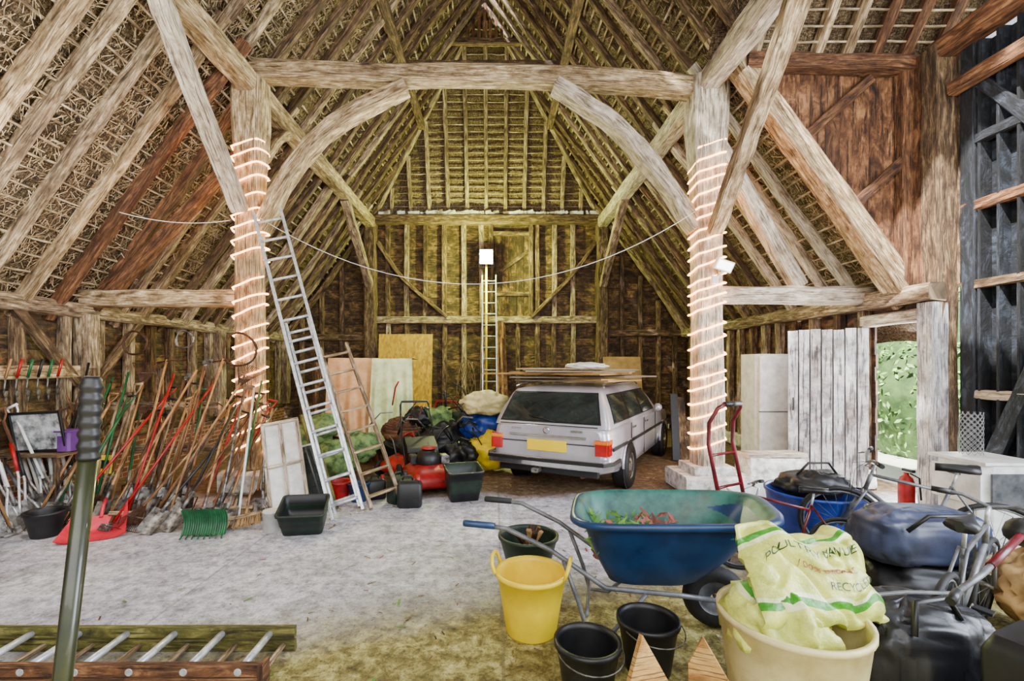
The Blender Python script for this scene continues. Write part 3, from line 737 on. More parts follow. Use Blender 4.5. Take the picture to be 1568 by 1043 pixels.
b.prism([(-.11,0,0),(.11,0,0),(.11,0,.36),(.0,0,.58),(-.11,0,.36)],(0,.03,0),PINE); o=b.done(); o.location=(.68,1.95,0); o.rotation_euler=(-.25,0,.25)
b=B("pointed_board")
b.prism([(-.1,0,0),(.1,0,0),(.1,0,.34),(-.04,0,.56),(-.1,0,.44)],(0,.03,0),PINE); o=b.done(); o.location=(.92,1.98,0); o.rotation_euler=(-.2,0,-.35)

# ------------------------------------------------------------ ladders
def ladder(name,foot,top,width,wdir,n,rail,rm,rungm,rr=.014,railw=.03,railh=.07,extra=None,drop=True,flat=False):
    b=B(name); foot=Vector(foot); top=Vector(top); ax=(top-foot).normalized(); wd=Vector(wdir); wd=(wd-ax*ax.dot(wd)).normalized()
    nn=ax.cross(wd)
    for s_ in (-1,1): b.sweep([foot+wd*s_*width/2,top+wd*s_*width/2],railw,railh,rm,up=tuple(nn))
    L=(top-foot).length
    for i in range(n):
        p=foot+ax*(L*(i+.5)/n)
        if flat: b.sweep([p-wd*width/2,p+wd*width/2],.03,.09,rungm,up=(0,1,0))
        else: b.tube([p-wd*width/2,p+wd*width/2],rr,rungm,8)
    if extra:
        a,e,off=extra
        f2=foot+ax*a+nn*off; t2=foot+ax*e+nn*off
        for s_ in (-1,1): b.sweep([f2+wd*s_*(width/2-.035),t2+wd*s_*(width/2-.035)],railw*.8,railh,rm,up=tuple(nn))
        k=int((e-a)/.26)
        for i in range(k):
            p=f2+ax*((e-a)*(i+.5)/k); b.tube([p-wd*(width/2-.03),p+wd*(width/2-.03)],rr,rungm,8)
    return b.done(drop=drop)
ladder("aluminium_extension_ladder",(-1.66,5.35,0),(-3.05,6.35,3.75),.34,(1,.2,0),14,0,ALU,ALU,rr=.017,railw=.035,extra=(.05,2.5,.09))
ladder("wooden_step_ladder",(-1.32,5.75,0),(-2.3,6.75,1.95),.36,(1,.3,0),8,0,RAF,OAK,railw=.045,railh=.08,flat=True)
ladder("tall_ladder",(-.12,12.0,0),(-.15,12.5,4.1),.36,(1,0,0),14,0,ALU,ALU)
b=B("timber_planks")
for i in range(4): b.beam((.12+i*.07,12.3-i*.03,0),(.08+i*.05,12.75,3.0+U(-.3,.3)),.1,.03,RED if i%2 else PINE,jit=.002,up=(0,1,0))
b.done(drop=True)
b=B("wooden_ladder")
for yy,m in ((2.54,RED),(2.9,OLIVEW)):
    for z in (.035,.115): b.sweep([(-4.2,yy,z),(-2.6,yy,z),(-1.22 if yy>2.7 else -1.24,yy,z)],.035,.07,m,jit=.002)
x=-1.37
while x>-4.1:
    b.tube([(x,2.52,.11),(x,2.92,.11)],.02,ALU,10); b.tube([(x+.08,2.52,.04),(x+.08,2.92,.04)],.016,OAK,8); x-=.29
b.sweep([(-1.25,2.52,.08),(-1.25,2.6,.08)],.03,.13,RED)
b.done(drop=True)

# ------------------------------------------------------------ garden tools
def tool(kind,base,top,hm=HANDLE,roll=0,flip=False,L=None):
    names={'spade':'garden_spade','fork':'garden_fork','rake':'garden_rake','leafrake':'leaf_rake','broom':'push_broom','hoe':'garden_hoe','lop':'loppers','shovel':'garden_shovel','pick':'pickaxe'}
    b=B(names[kind]); base=Vector(base); top=Vector(top)
    Lh=(top-base).length
    if flip: b.M=frame(top,base,roll)
    else: b.M=frame(base,top,roll)
    if kind in('spade','shovel','fork'):
        hl=.29 if kind!='fork' else .28
        b.tube([(0,0,hl-.02),(0,.004,Lh*.6),(0,0,Lh-.13)],.016,hm,8)
        b.tube([(0,0,hl-.03),(0,0,hl+.18)],.019,STEEL,8)
        b.tube([(0,0,Lh-.15),(-.05,0,Lh-.07),(-.055,0,Lh)],.01,hm,6); b.tube([(0,0,Lh-.15),(.05,0,Lh-.07),(.055,0,Lh)],.01,hm,6); b.tube([(-.065,0,Lh),(.065,0,Lh)],.015,BLK if R()<.5 else hm,8)
        if kind=='fork':
            b.tube([(-.09,0,hl-.0),(.09,0,hl-.0)],.009,STEEL,6)
            for x in (-.09,-.03,.03,.09): b.tube([(x,0,hl),(x,.02,hl*.5),(x,0,0)],[.008,.007,.003],RUST,5)
        else:
            w=.09 if kind=='spade' else .12; c=.02 if kind=='spade' else .05
            b.grid(lambda u,v:((u-.5)*2*w*(1 if v>.35 or kind=='spade' else .55+.45*(v/.35)**.5),c*(1-(2*u-1)**2),v*hl),8,6,random.choice([STEEL,RUST,STEEL]))
            b.grid(lambda u,v:((u-.5)*2*w*(1 if v>.35 or kind=='spade' else .55+.45*(v/.35)**.5),c*(1-(2*u-1)**2)-.004,v*hl),8,6,STEEL)
    elif kind=='rake':
        b.tube([(0,0,.03),(0,.004,Lh*.5),(0,0,Lh)],.014,hm,8); b.tube([(-.17,0,.05),(.17,0,.05)],.009,RUST,6)
        for k in range(11): x=-.165+k*.033; b.tube([(x,0,.05),(x,-.06,.03)],.004,RUST,4)
    elif kind=='leafrake':
        b.tube([(0,0,.3),(0,0,Lh)],.014,hm if hm is not RUST else HANDLE,8)
        for k in range(17):
            a=(k-8)/8*.5; b.tube([(0,0,.36),(math.sin(a)*.2,0,.18),(math.sin(a)*.42,0,.02),(math.sin(a)*.43,-.05,0)],.004,hm if hm in(GRN,ORNG) else RUST,4)
        b.tube([(math.sin(a)*.22,0,.17) for a in [-.5+k*.1 for k in range(11)]],.006,STEEL,5)
    elif kind=='broom':
        b.tube([(0,0,.14),(0,.0,Lh)],.014,hm,8); b.box((0,0,.12),(.32,.06,.045),OAK)
        for k in range(60): x=U(-.15,.15); y=U(-.022,.022); b.tube([(x,y,.11),(x*1.08,y*1.4,0)],.005,RED if hm is REDP else CARD,3)
    elif kind=='hoe':
        b.tube([(0,0,.1),(0,0,Lh)],.014,hm,8); b.tube([(0,0,.1),(0,-.06,.06),(0,-.05,.02)],.008,STEEL,6); b.box((0,-.05,.03),(.14,.012,.07),STEEL)
    elif kind=='lop':
        for s_ in (-1,1):
            b.tube([(s_*.01,0,.18),(s_*.03,0,.3),(s_*.09,0,Lh*.6),(s_*.11,0,Lh)],.013,ALU,6); b.tube([(s_*.095,0,Lh*.66),(s_*.11,0,Lh)],.019,hm,8)
            b.prism([(s_*.0,.0,.2),(s_*.035,0,.16),(s_*.03,0,.06),(0,0,0)],(0,.008,0),STEEL)
    return b.done(drop=not flip)
b=B("tool_rack"); b.beam((XL+.1,6.28,1.2),(-3.7,6.36,1.2),.05,.1,RAF); b.beam((XL+.1,6.34,.62),(-3.7,6.42,.62),.05,.1,RAF)
for x in (-5.4,-4.5): b.beam((x,6.36,0),(x,6.36,1.7),.09,.07,RAFD,up=(0,1,0))
for x in [XL+.4+i*.22 for i in range(9)]: b.tube([(x,6.27,1.2),(x,6.18,1.24)],.008,RUST,5)
b.done(drop=True)
random.seed(21)
kinds=['spade','fork','rake','spade','hoe','fork','shovel','broom','spade','hoe','leafrake','fork']
cols=[HANDLE,HANDLE,HANDLE,OAK,RAFD,RAF,HANDLE,BLK,RED,RAFD,STEEL,OAK,RAF,GRN,BLK]
i=0; x=-5.35
while x<-3.66:
    k=kinds[i%len(kinds)]; fl=k in('rake','hoe','leafrake','fork') and R()<.6
    yb=U(5.35,5.75); zt=U(1.4,1.95) if k not in('spade','fork','shovel') else U(1.1,1.5)
    tool(k,(x,yb,.0),(x+U(-.14,.14),6.16,zt),random.choice(cols),roll=U(-.4,.4),flip=fl); x+=U(.06,.1); i+=1
x=-5.1
while x<-3.5:
    k=kinds[(i*5)%len(kinds)]; tool(k,(x,U(4.95,5.3),.0),(x+U(-.25,.25),6.0,U(1.0,1.4)),random.choice(cols),roll=U(-.4,.4)); x+=U(.12,.2); i+=1
for (bx,by,tx,ty,tz,k,m,fl) in ((-3.75,5.1,-3.22,6.3,1.75,'leafrake',RUST,1),(-3.5,5.0,-3.6,6.3,1.85,'rake',HANDLE,1),(-3.25,5.15,-3.3,6.35,1.5,'hoe',REDP,1),(-3.05,5.05,-3.15,6.35,1.35,'spade',RED,0),(-2.9,5.3,-3.15,6.4,1.5,'broom',GRN,0),
   (-3.9,4.95,-3.45,6.3,1.25,'leafrake',HANDLE,0),(-3.1,4.95,-3.5,6.3,1.3,'fork',HANDLE,0),(-2.75,5.4,-3.05,6.5,1.1,'leafrake',RUST,0),(-4.1,5.0,-3.7,6.2,1.5,'hoe',REDP,0),(-3.4,4.9,-3.15,6.3,1.2,'shovel',RED,0),(-2.95,5.0,-3.3,6.3,1.6,'hoe',STEEL,0),(-4.3,5.2,-3.9,6.2,1.7,'rake',HANDLE,0),(-4.0,5.1,-4.2,6.2,1.6,'broom',REDP,0),
   (-3.65,5.2,-3.0,6.2,1.05,'spade',HANDLE,0),(-3.3,5.3,-2.9,6.3,1.2,'hoe',RAF,0),(-2.75,5.05,-3.2,6.3,1.45,'rake',WHT,0),(-3.55,5.3,-3.4,6.35,1.3,'fork',OAK,0),(-3.85,5.4,-3.35,6.35,1.6,'hoe',STEEL,0),(-2.6,5.3,-3.1,6.4,1.2,'spade',STEEL,0),(-3.15,5.4,-3.0,6.4,1.25,'fork',REDP,0),(-3.45,5.2,-3.75,6.3,1.55,'rake',RED,0),(-2.85,4.9,-3.1,6.2,.95,'shovel',HANDLE,0),
   (-3.6,4.85,-3.3,6.25,1.1,'spade',BLK,0),(-4.6,4.9,-4.2,6.2,1.45,'fork',REDP,0),(-4.8,5.1,-5.0,6.2,1.6,'rake',GRN,0),(-3.0,4.85,-3.35,6.25,.9,'hoe',RED,0),(-2.65,5.0,-3.05,6.3,1.0,'broom',HANDLE,0),(-4.5,5.5,-4.6,6.3,1.8,'leafrake',HANDLE,1)):
    tool(k,(bx,by,0),(tx,ty,tz),m,roll=U(-.3,.3),flip=bool(fl))
for j in range(20):
    y=4.72+j*.07; x=-5.0+U(-.12,.1)
    k=random.choice(['lop','lop','lop','hoe','spade','lop'])
    if k=='lop': tool(k,(x+.05,y-.1,0),(XL+.35,y+.1,U(.6,.9)),random.choice([REDP,REDP,WHT,GREY,BLK]),roll=U(0,1.5),flip=False)
    else: tool(k,(x,y,0),(XL+.2,y+.1,U(1.0,1.35)),random.choice([HANDLE,RED,WHT]),roll=U(0,1))
for j in range(9):
    y=5.05+j*.13; b=B("hand_tool"); c=XL+.14
    b.tube([(c,y,1.6),(c+.04,y+.02,1.82)],.016,random.choice([REDP,GRN,HANDLE,BLK]),8); b.tube([(c,y,1.6),(c-.0,y-.02,1.42)],.009,STEEL,6); b.prism([(c,y-.03,1.45),(c,y+.03,1.45),(c,y,1.3)],(.006,0,0),STEEL); b.done()
def ring(name,c,r,mat,ax=(0,1,0),turns=3,rt=.008):
    b=B(name); A=Vector((0,0,1)).rotation_difference(Vector(ax)).to_matrix(); pts=[]
    for i in range(turns*28+1):
        a=2*math.pi*i/28; rr=r+.01*math.sin(i*.7); pts.append(Vector(c)+A@Vector((rr*math.cos(a),rr*math.sin(a),.01*i/28)))
    b.tube(pts,rt,mat,6); return b.done()
ring("wire_coil",(-4.95,6.5,2.05),.16,RUST); ring("wire_coil",(-3.4,6.3,1.95),.22,RUST,turns=2,rt=.012); ring("hose_coil",(-4.3,6.55,2.1),.12,STEEL)
b=B("framed_photograph"); b.M=Matrix.Translation((-5.25,5.45,.98))@Matrix.Rotation(.15,4,'X')@Matrix.Rotation(-.05,4,'Y')
b.box((0,0,.0),(.56,.015,.42),PAPER)
for s_ in (-1,1): b.box((s_*.29,-.01,0),(.03,.03,.48),BLK); b.box((0,-.01,s_*.225),(.6,.03,.03),BLK)
b.done()
b=B("small_table")
b.box((-5.25,5.5,.72),(.7,.4,.03),RAFD)
for dx in (-.3,.3):
    for dy in (-.15,.15): b.beam((-5.25+dx,5.5+dy,0),(-5.25+dx,5.5+dy,.72),.05,.05,RAFD,up=(0,1,0))
b.done(drop=True)
b=B("purple_crate"); b.box((-4.98,5.55,.86),(.16,.2,.22),PURP); b.box((-4.98,5.55,.98),(.18,.22,.02),PURP); b.done()
b=B("warning_sign"); b.M=frame((-4.75,5.75,.42),(-4.75,5.85,1.0)); b.box((0,0,.12),(.18,.01,.22),YEL); b.box((0,-.008,.12),(.1,.006,.1),BLK); b.done()

b=B("red_scoop"); b.M=place(-4.0,4.68,0,.5)
def pan(u,v,o=0):
    x=(u-.5)*.56*(1-.18*v); z=.15*abs(2*u-1)**4*(.3+.7*v)+.2*max(0,v-.75)**1.2*3.4
    return (x,v*.46,z+.008+o)
b.grid(lambda u,v:pan(u,v),18,14,PINKR); b.grid(lambda u,v:pan(1-u,v,-.006),18,14,PINKR)
b.tube([(0,.44,.12),(0,.54,.22),(0,.68,.26)],.018,PINKR,8); b.done(drop=True)
b=B("leaf_grabber"); b.M=place(-2.95,4.78,.0,.1)
b.grid(lambda u,v:((u-.5)*.42,.06*math.sin(math.pi*v)+.02*abs(math.sin(u*30)),.02+v*.26),40,6,GRN); b.grid(lambda u,v:((.5-u)*.42,.055*math.sin(math.pi*v)+.02*abs(math.sin(u*30))+.004,.02+v*.26),40,6,GRN)
for i in range(8): b.tube([(-.19+i*.054,0,.03),(-.2+i*.057,-.04,0)],.008,GRN,5)
b.done(drop=True)
def openbox(name,x,y,rz,sx,sy,h,mat,inn,taper=.85,tilt=0):
    b=B(name); b.M=place(x,y,0,rz)@Matrix.Rotation(tilt,4,'X')
    f=lambda k,z:rrect(-sx*k/2,sx*k/2,-sy*k/2,sy*k/2,.04,z)
    b.loft([f(taper,0),f((1+taper)/2,h*.5),f(1,h),f(1.05,h),f(1.05,h+.02),f(.96,h+.02),f(.94,h*.5),f(taper*.95,.02),f(.1,.02)],mat,mats=[mat]*5+[inn]*3,cap0=True)
    return b.done(drop=True)
openbox("grass_catcher",-2.0,5.0,.15,.46,.36,.24,DGRN,BLK,tilt=.35)
b=B("window_panel"); b.M=frame((-2.35,5.45,0),(-2.85,6.2,1.25),.2)
b.box((0,0,.6),(.44,.03,1.2),WHT)
for x in (-.2,0,.2): b.box((x,-.03,.6),(.04,.03,1.2),OAKW)
for z in (.02,.6,1.18): b.box((0,-.03,z),(.44,.03,.04),OAKW)
b.done(drop=True)
b=B("glass_panel"); b.M=frame((-2.1,5.55,0),(-2.6,6.2,.95),.25); b.box((0,0,.45),(.36,.02,.9),ALU); b.box((0,-.014,.45),(.3,.006,.84),GLASS); b.done(drop=True)
b=B("timber_plank"); b.beam((-1.95,5.7,0),(-2.6,6.5,1.05),.14,.03,OLIVEW); b.done(drop=True)

b=B("patterned_cushion_heap")
for (x,y,z,r) in ((-2.5,7.3,.35,.42),(-2.95,7.5,.6,.36),(-2.15,7.5,.5,.34),(-2.65,7.4,.85,.27)): b.blob((x,y,z),(r,r*.8,r*.7),TARPG,amp=.25,fr=2,seed=x,zmin=0,cr=.15,n=40)
b.done(drop=True)
def drape(name,x0,x1,y0,y1,h,zb,mat,seed):
    b=B(name)
    def fn(u,v):
        x=x0+(x1-x0)*u
        if v<.3: t=v/.3; p=Vector((x,y1-(y1-y0)*t,h)); w=.0
        else:
            t=(v-.3)/.7; z=h-(h-zb)*t; w=t
            p=Vector((x+(u-.5)*.12*t,y0-.03-.06*t,z))
        f=.06*w*math.sin(u*26+seed+1.5*noise.noise(Vector((u*3,t*2,seed))))+.02*noise.noise(Vector((u*6,v*4,seed)))
        return p+Vector((.3*f,-f if v>.3 else 0,.4*f if v<=.3 else 0))
    b.grid(fn,60,30,mat); b.grid(lambda u,v:fn(u,v)+Vector((0,.012,-.006)),60,30,mat)
    return b.done()
b=B("old_cabinet"); b.box((-2.75,8.75,.9),(1.1,.5,1.8),RAFD); b.box((-1.95,8.75,.85),(.48,.5,1.7),RAFD)
for x in (-3.0,-2.5): b.box((x,8.49,.95),(.45,.02,1.5),BRD)
b.done(drop=True)
drape("beige_dust_sheet",-2.95,-2.12,8.42,9.02,1.87,.5,BEIGE,1.0); drape("mint_curtain",-2.14,-1.45,8.3,9.02,1.86,.4,MINT,4.0)
b=B("osb_sheet"); b.M=frame((-2.4,12.45,0),(-2.4,12.8,2.62)); b.box((0,0,1.31),(1.45,.018,2.6),OSB); b.done(drop=True)
b=B("wicker_trellis"); b.M=frame((-.75,12.1,0),(-.75,12.65,1.95))
for i in range(-6,7):
    for s_ in (-1,1):
        pts=[(max(-.24,min(.24,i*.1+s_*(t-1)*.3)),0,t) for t in [.1*k for k in range(20)] if abs(i*.1+s_*(t-1)*.3)<=.24]
        if len(pts)>1: b.tube(pts,.009,RAFD,5)
b.tube([(.25*math.cos(a),0,1.0+ .95*math.sin(a)) for a in [2*math.pi*k/30 for k in range(30)]],.014,RAFD,6,closed=True)
b.done(drop=True)
b=B("cardboard_sheet"); b.M=frame((3.4,12.3,0),(3.4,12.7,2.0)); b.box((0,0,1.0),(1.0,.02,2.0),CARD); b.done(drop=True)

def mower(x,y,rz,s,deck,bar):
    b=B("lawn_mower"); b.M=place(x,y,0,rz)@Matrix.Scale(s,4)
    b.loft([rrect(-.26,.26,-.38,.38,.12,.08),rrect(-.29,.29,-.41,.41,.12,.12),rrect(-.28,.28,-.4,.4,.12,.2),rrect(-.2,.2,-.3,.28,.1,.28),rrect(-.15,.15,-.2,.2,.08,.31)],deck,cap0=True,cap1=True)
    b.lathe([(.15,.3),(.16,.34),(.15,.4),(.12,.46),(.05,.49),(0,.49)],(0,-.02,0),BLK,22); b.lathe([(.09,.49),(.09,.51),(0,.51)],(0,-.02,0),deck,16)
    b.box((.19,-.05,.36),(.1,.16,.1),STEEL); b.box((-.17,.05,.36),(.1,.18,.1),BLK)
    for sx in (-1,1):
        for yy,r in ((-.3,.1),(.3,.12)):
            b.lathe([(0,-.025),(r*.5,-.03),(r,-.025),(r+.01,0),(r,.025),(r*.5,.03),(0,.025)],(sx*.31,yy,r+.01),BLKM,20,axis=(1,0,0)); b.lathe([(0,.034),(r*.5,.032)],(sx*.31,yy,r+.01),GREY,14,axis=(sx,0,0))
        b.tube([(sx*.22,.32,.22),(sx*.22,.7,.6),(sx*.2,.9,.95)],.014,bar,6)
    b.tube([(-.2,.9,.95),(-.18,.93,1.0),(.18,.93,1.0),(.2,.9,.95)],.016,bar,6); b.tube([(.21,.75,.7),(.1,.5,.5),(.05,.1,.46)],.005,BLK,4)
    b.box((0,.5,.36),(.4,.36,.3),BLK,tilt=('X',.4))
    return b.done(drop=True)
mower(-.95,6.75,.35,1.15,REDP,BLK); mower(-1.35,7.6,-.5,1.1,REDP,REDP)
openbox("grass_catcher",-.42,6.2,.3,.46,.38,.38,BLK,DGRN,.8,tilt=.15)
def jerry(x,y,rz,mat,s=1,cap=REDP):
    b=B("jerry_can"); b.M=place(x,y,0,rz)@Matrix.Scale(s,4)
    b.loft([rrect(-.13,.13,-.08,.08,.03,0),rrect(-.15,.15,-.09,.09,.04,.02),rrect(-.15,.15,-.09,.09,.04,.28),rrect(-.11,.11,-.06,.06,.03,.33)],mat,cap0=True,cap1=True)
    b.tube([(-.09,0,.32),(-.07,0,.38),(.02,0,.38),(.04,0,.32)],.013,mat,6); b.lathe([(.03,.32),(.03,.38),(0,.38)],(.1,0,0),cap,12); return b.done(drop=True)
jerry(-1.05,5.85,.1,BLK,1.0,REDP); jerry(-1.22,6.05,.9,DGRN,1,BLK); jerry(-1.55,6.2,.4,BLK,.8,REDP)
random.seed(31)
b=B("junk_heap")
for (x,y,z,r,m) in ((-1.5,8.2,.3,.42,DGRN),(-.85,8.1,.45,.45,BLK),(-.05,7.75,.35,.4,YEL),(-.2,7.95,.72,.36,BLUE2),(-.95,8.3,.75,.36,TARPG),(-1.6,8.2,.6,.34,RED),(-.5,8.2,.8,.28,DGRN),(-1.3,8.2,.85,.24,BLK),(-.55,7.55,.3,.3,SHB)):
    b.blob((x,y,z),(r,r*.8,r*.75),m,amp=.3,fr=2.2,seed=x*3,zmin=0,n=40,cr=.15)
for i in range(40):
    p=Vector((U(-1.7,-.2),U(7.5,8.0),U(.3,1.1))); q=p+Vector((U(-.45,.45),U(-.3,.3),U(-.4,.4))); q.z=max(q.z,.05)
    b.tube([p,(p+q)/2+Vector((0,0,.1)),q],U(.008,.02),random.choice([BLK,BLK,REDP,STEEL,BLK,DGRN,GREY]),6)
b.done(drop=True)
b=B("cream_sack"); b.blob((-.15,7.8,1.12),(.42,.3,.2),CREAM,amp=.3,fr=2.4,seed=9,n=48,cr=.2); b.done()
b=B("paint_can"); b.lathe([(.09,0),(.09,.2),(.095,.2),(.095,.215),(.08,.21),(0,.21)],(-2.35,5.0,0),WHT,20,cap0=True); b.tube([(-2.44,5.0,.18),(-2.35,4.93,.12),(-2.26,5.0,.18)],.004,STEEL,5); b.done(drop=True)
bucket("steel_bucket",-2.0,6.1,.11,.15,.26,REDP)
bucket("steel_bucket",-4.6,4.85,.12,.17,.26,BLK)
bucket("plant_tub",-1.75,6.1,.1,.14,.24,BLUE)

# ------------------------------------------------------------ right side clutter
b=B("fridge"); b.M=place(4.55,7.9,0,0)
b.box((0,0,1.0),(.66,.6,1.85),WHT); b.box((0,-.325,1.45),(.64,.05,.88),WHT); b.box((0,-.325,.56),(.64,.05,.86),WHT)
for z in (1.2,.85): b.box((.26,-.37,z),(.03,.03,.3),GREY)
b.box((0,-.33,1.0),(.64,.03,.015),GREY); b.box((0,0,.04),(.56,.54,.08),BLK); b.done(drop=True)
b=B("leaning_boards")
for i in range(5): b.beam((3.3+i*.14,8.6,0),(3.4+i*.13,9.0,U(.7,1.2)),.14,.03,random.choice([RED,BLK,RAFD]),up=(0,1,0))
b.done(drop=True)
b=B("sack_truck"); b.M=place(2.28,4.35,0,.55)@Matrix.Rotation(-.22,4,'X')
for sx in (-1,1):
    b.tube([(sx*.19,0,.05),(sx*.19,0,1.0),(sx*.19,-.05,1.2),(sx*.18,-.16,1.32),(sx*.12,-.2,1.35)],.019,DRED,8)
    b.lathe([(0,-.03),(.1,-.03),(.12,0),(.1,.03),(0,.03)],(sx*.25,.1,.12),BLKM,20,axis=(1,0,0))
b.tube([(-.13,-.2,1.35),(.13,-.2,1.35)],.024,BLK,8)
for z in (.3,.6,.9): b.tube([(-.19,0,z),(0,.03,z),(.19,0,z)],.014,DRED,6)
b.box((0,-.12,.06),(.42,.24,.012),DRED); b.tube([(-.25,.1,.12),(.25,.1,.12)],.01,STEEL,6)
b.done(drop=True)
bucket("blue_tub",3.2,4.75,.36,.43,.5,BLUE2)
bucket("white_tub",3.1,5.5,.3,.36,.3,WHT)
b=B("black_holdall"); b.blob((3.2,4.75,.56),(.36,.26,.14),BLK,amp=.2,fr=2,cr=.12,n=40); b.tube([(3.0,4.7,.66),(3.1,4.68,.78),(3.3,4.68,.78),(3.4,4.7,.66)],.012,BLK,6); b.done()
b=B("fire_extinguisher"); b.lathe([(.07,0),(.08,.02),(.08,.38),(.06,.44),(.025,.47),(.025,.5),(0,.5)],(4.78,5.5,0),REDP,22,cap0=True); b.box((4.78,5.47,.53),(.04,.14,.03),BLK); b.tube([(4.78,5.45,.5),(4.86,5.42,.45),(4.88,5.42,.2)],.01,BLK,6); b.done(drop=True)
b=B("white_cabinet"); b.box((4.86,4.7,.42),(.55,.55,.8),WHT); b.box((4.86,4.7,.84),(.59,.59,.03),WHT); b.box((4.86,4.415,.6),(.45,.02,.3),GREY); b.box((4.575,4.7,.6),(.02,.5,.34),WHT); b.box((4.56,4.7,.7),(.02,.12,.02),GREY); b.done(drop=True)
b=B("chicken_wire_roll")
for j in range(12):
    for s_ in (-1,1): b.tube([(4.78+.09*math.cos(2*math.pi*(j/12+s_*t*.6)),4.75+.09*math.sin(2*math.pi*(j/12+s_*t*.6)),.857+t*.42) for t in [k/8 for k in range(9)]],.0025,WIRE,4)
b.done()

def bicycle(x,y,rz,s,cm,lean=.12):
    b=B("bicycle"); b.M=place(x,y,0,rz)@Matrix.Rotation(lean,4,'X')@Matrix.Scale(s,4)
    rw=.33; rh=Vector((-.5,0,rw)); fh=Vector((.55,0,rw)); bb=Vector((-.07,0,.3)); st=Vector((-.22,0,.78)); hd=Vector((.33,0,.82)); hb=Vector((.37,0,.68))
    for c in (rh,fh):
        b.tube([c+Vector((rw*math.cos(a),0,rw*math.sin(a))) for a in [2*math.pi*k/36 for k in range(36)]],.02,BLKM,8,closed=True)
        b.tube([c+Vector(((rw-.03)*math.cos(a),0,(rw-.03)*math.sin(a))) for a in [2*math.pi*k/36 for k in range(36)]],.01,GREY,6,closed=True)
        for k in range(18): a=2*math.pi*k/18; b.tube([c+Vector((0,.03*(-1)**k,0)),c+Vector(((rw-.03)*math.cos(a),0,(rw-.03)*math.sin(a)))],.0015,GREY,3)
        b.tube([c-Vector((0,.05,0)),c+Vector((0,.05,0))],.02,STEEL,8)
    for p,q,r in ((bb,st,.016),(st-Vector((0,0,.06)),hd,.015),(bb,hb,.018),(hd,hb,.019)): b.tube([p,q],r,cm,8)
    for sy in (-.05,.05):
        o=Vector((0,sy,0)); b.tube([bb+o*.5,rh+o],.01,cm,6); b.tube([st+o*.4,rh+o],.009,cm,6); b.tube([hb+o,fh+o],.012,cm,6)
    b.tube([st,st+Vector((-.03,0,.13))],.012,ALU,6)
    sc=st+Vector((-.03,0,.15))
    b.loft([[sc+Vector((x_,w*math.cos(a),.02+.03*math.sin(a)-(.0 if math.sin(a)>0 else .01))) for a in [2*math.pi*k/12 for k in range(12)]] for x_,w in ((-.14,.02),(-.13,.08),(-.06,.085),(.02,.05),(.1,.026),(.14,.018),(.145,.004))],BLK,cap0=True,cap1=True)
    top=hd+Vector((-.03,0,.1)); b.tube([hd,top,top+Vector((.06,0,.02))],.014,ALU,6)
    t=top+Vector((.06,0,.02)); b.tube([t+Vector((-.06,-.29,.05)),t+Vector((-.02,-.14,.05)),t,t+Vector((-.02,.14,.05)),t+Vector((-.06,.29,.05))],.013,GREY,8)
    for sy in (-1,1):
        b.tube([t+Vector((-.065,sy*.3,.05)),t+Vector((-.04,sy*.2,.05))],.02,BLK,8); b.tube([t+Vector((0,sy*.17,.04)),t+Vector((.04,sy*.2,.02)),t+Vector((.0,sy*.28,.02))],.006,STEEL,5)
        b.tube([bb+Vector((0,sy*.06,0)),bb+Vector((.12*sy,sy*.07,-.12*sy))],.008,STEEL,5); b.box(bb+Vector((.12*sy,sy*.12,-.12*sy)),(.07,.09,.02),BLK)
        b.tube([t,t+Vector((.1,sy*.1,-.05)),fh+Vector((-.05,sy*.04,.1))],.003,BLK,4)
    b.lathe([(.02,0),(.085,0),(.09,.004),(.02,.004)],bb+Vector((0,-.05,0)),STEEL,24,axis=(0,1,0))
    return b.done(drop=True)
bicycle(2.78,2.85,math.atan2(.41,.61),.9,GREY,.1)
bicycle(3.6,4.05,2.6,.95,GREY,-.12)
bicycle(2.45,3.9,2.75,.74,DRED,.25)
b=B("slate_travel_bag"); b.blob((3.1,3.5,.5),(.42,.24,.2),GREYB,amp=.12,fr=2,seed=3,sq=.6,n=56,cr=.08)
b.tube([(2.85,3.27,.6),(2.95,3.22,.72),(3.2,3.22,.72),(3.3,3.27,.6)],.014,BLK,6)
b.blob((3.15,3.55,.16),(.42,.28,.18),BLK,amp=.2,seed=6,zmin=0,sq=.7); b.done(drop=True)
b=B("black_holdall"); b.blob((2.1,2.42,.3),(.34,.24,.28),SHB,amp=.1,fr=2,seed=4,zmin=0,n=72,cr=.09,sq=.65)
b.tube([(1.95,2.2,.5),(2.0,2.25,.63),(2.2,2.3,.63),(2.26,2.27,.5)],.014,BLK,6); b.sweep([(1.82,2.4,.585),(2.1,2.42,.6),(2.38,2.44,.585)],.02,.012,GREY); b.done(drop=True)
b=B("refuse_bag"); b.blob((2.62,2.25,.2),(.28,.26,.26),SHB,amp=.16,fr=2,seed=14,zmin=0,n=60,cr=.1); b.done(drop=True)
b=B("paper_sack"); b.blob((3.55,3.0,.3),(.28,.26,.32),CARD,amp=.25,fr=2.2,seed=24,zmin=0,n=60,cr=.25); b.done(drop=True)
b=B("power_tool_case"); b.M=place(2.26,1.96,0,.4)
b.loft([rrect(-.16,.16,-.12,.12,.03,0),rrect(-.17,.17,-.13,.13,.03,.02),rrect(-.17,.17,-.13,.13,.03,.55),rrect(-.14,.14,-.1,.1,.03,.62)],BLK,cap0=True,cap1=True)
b.tube([(-.1,0,.61),(-.09,0,.7),(.09,0,.7),(.1,0,.61)],.015,BLK,8); b.box((0,-.14,.42),(.2,.01,.14),GREY)
for i in range(3):
    for j in range(3): b.box((-.05+i*.05,-.148,.38+j*.04),(.025,.008,.02),ORNG)
b.done(drop=True)
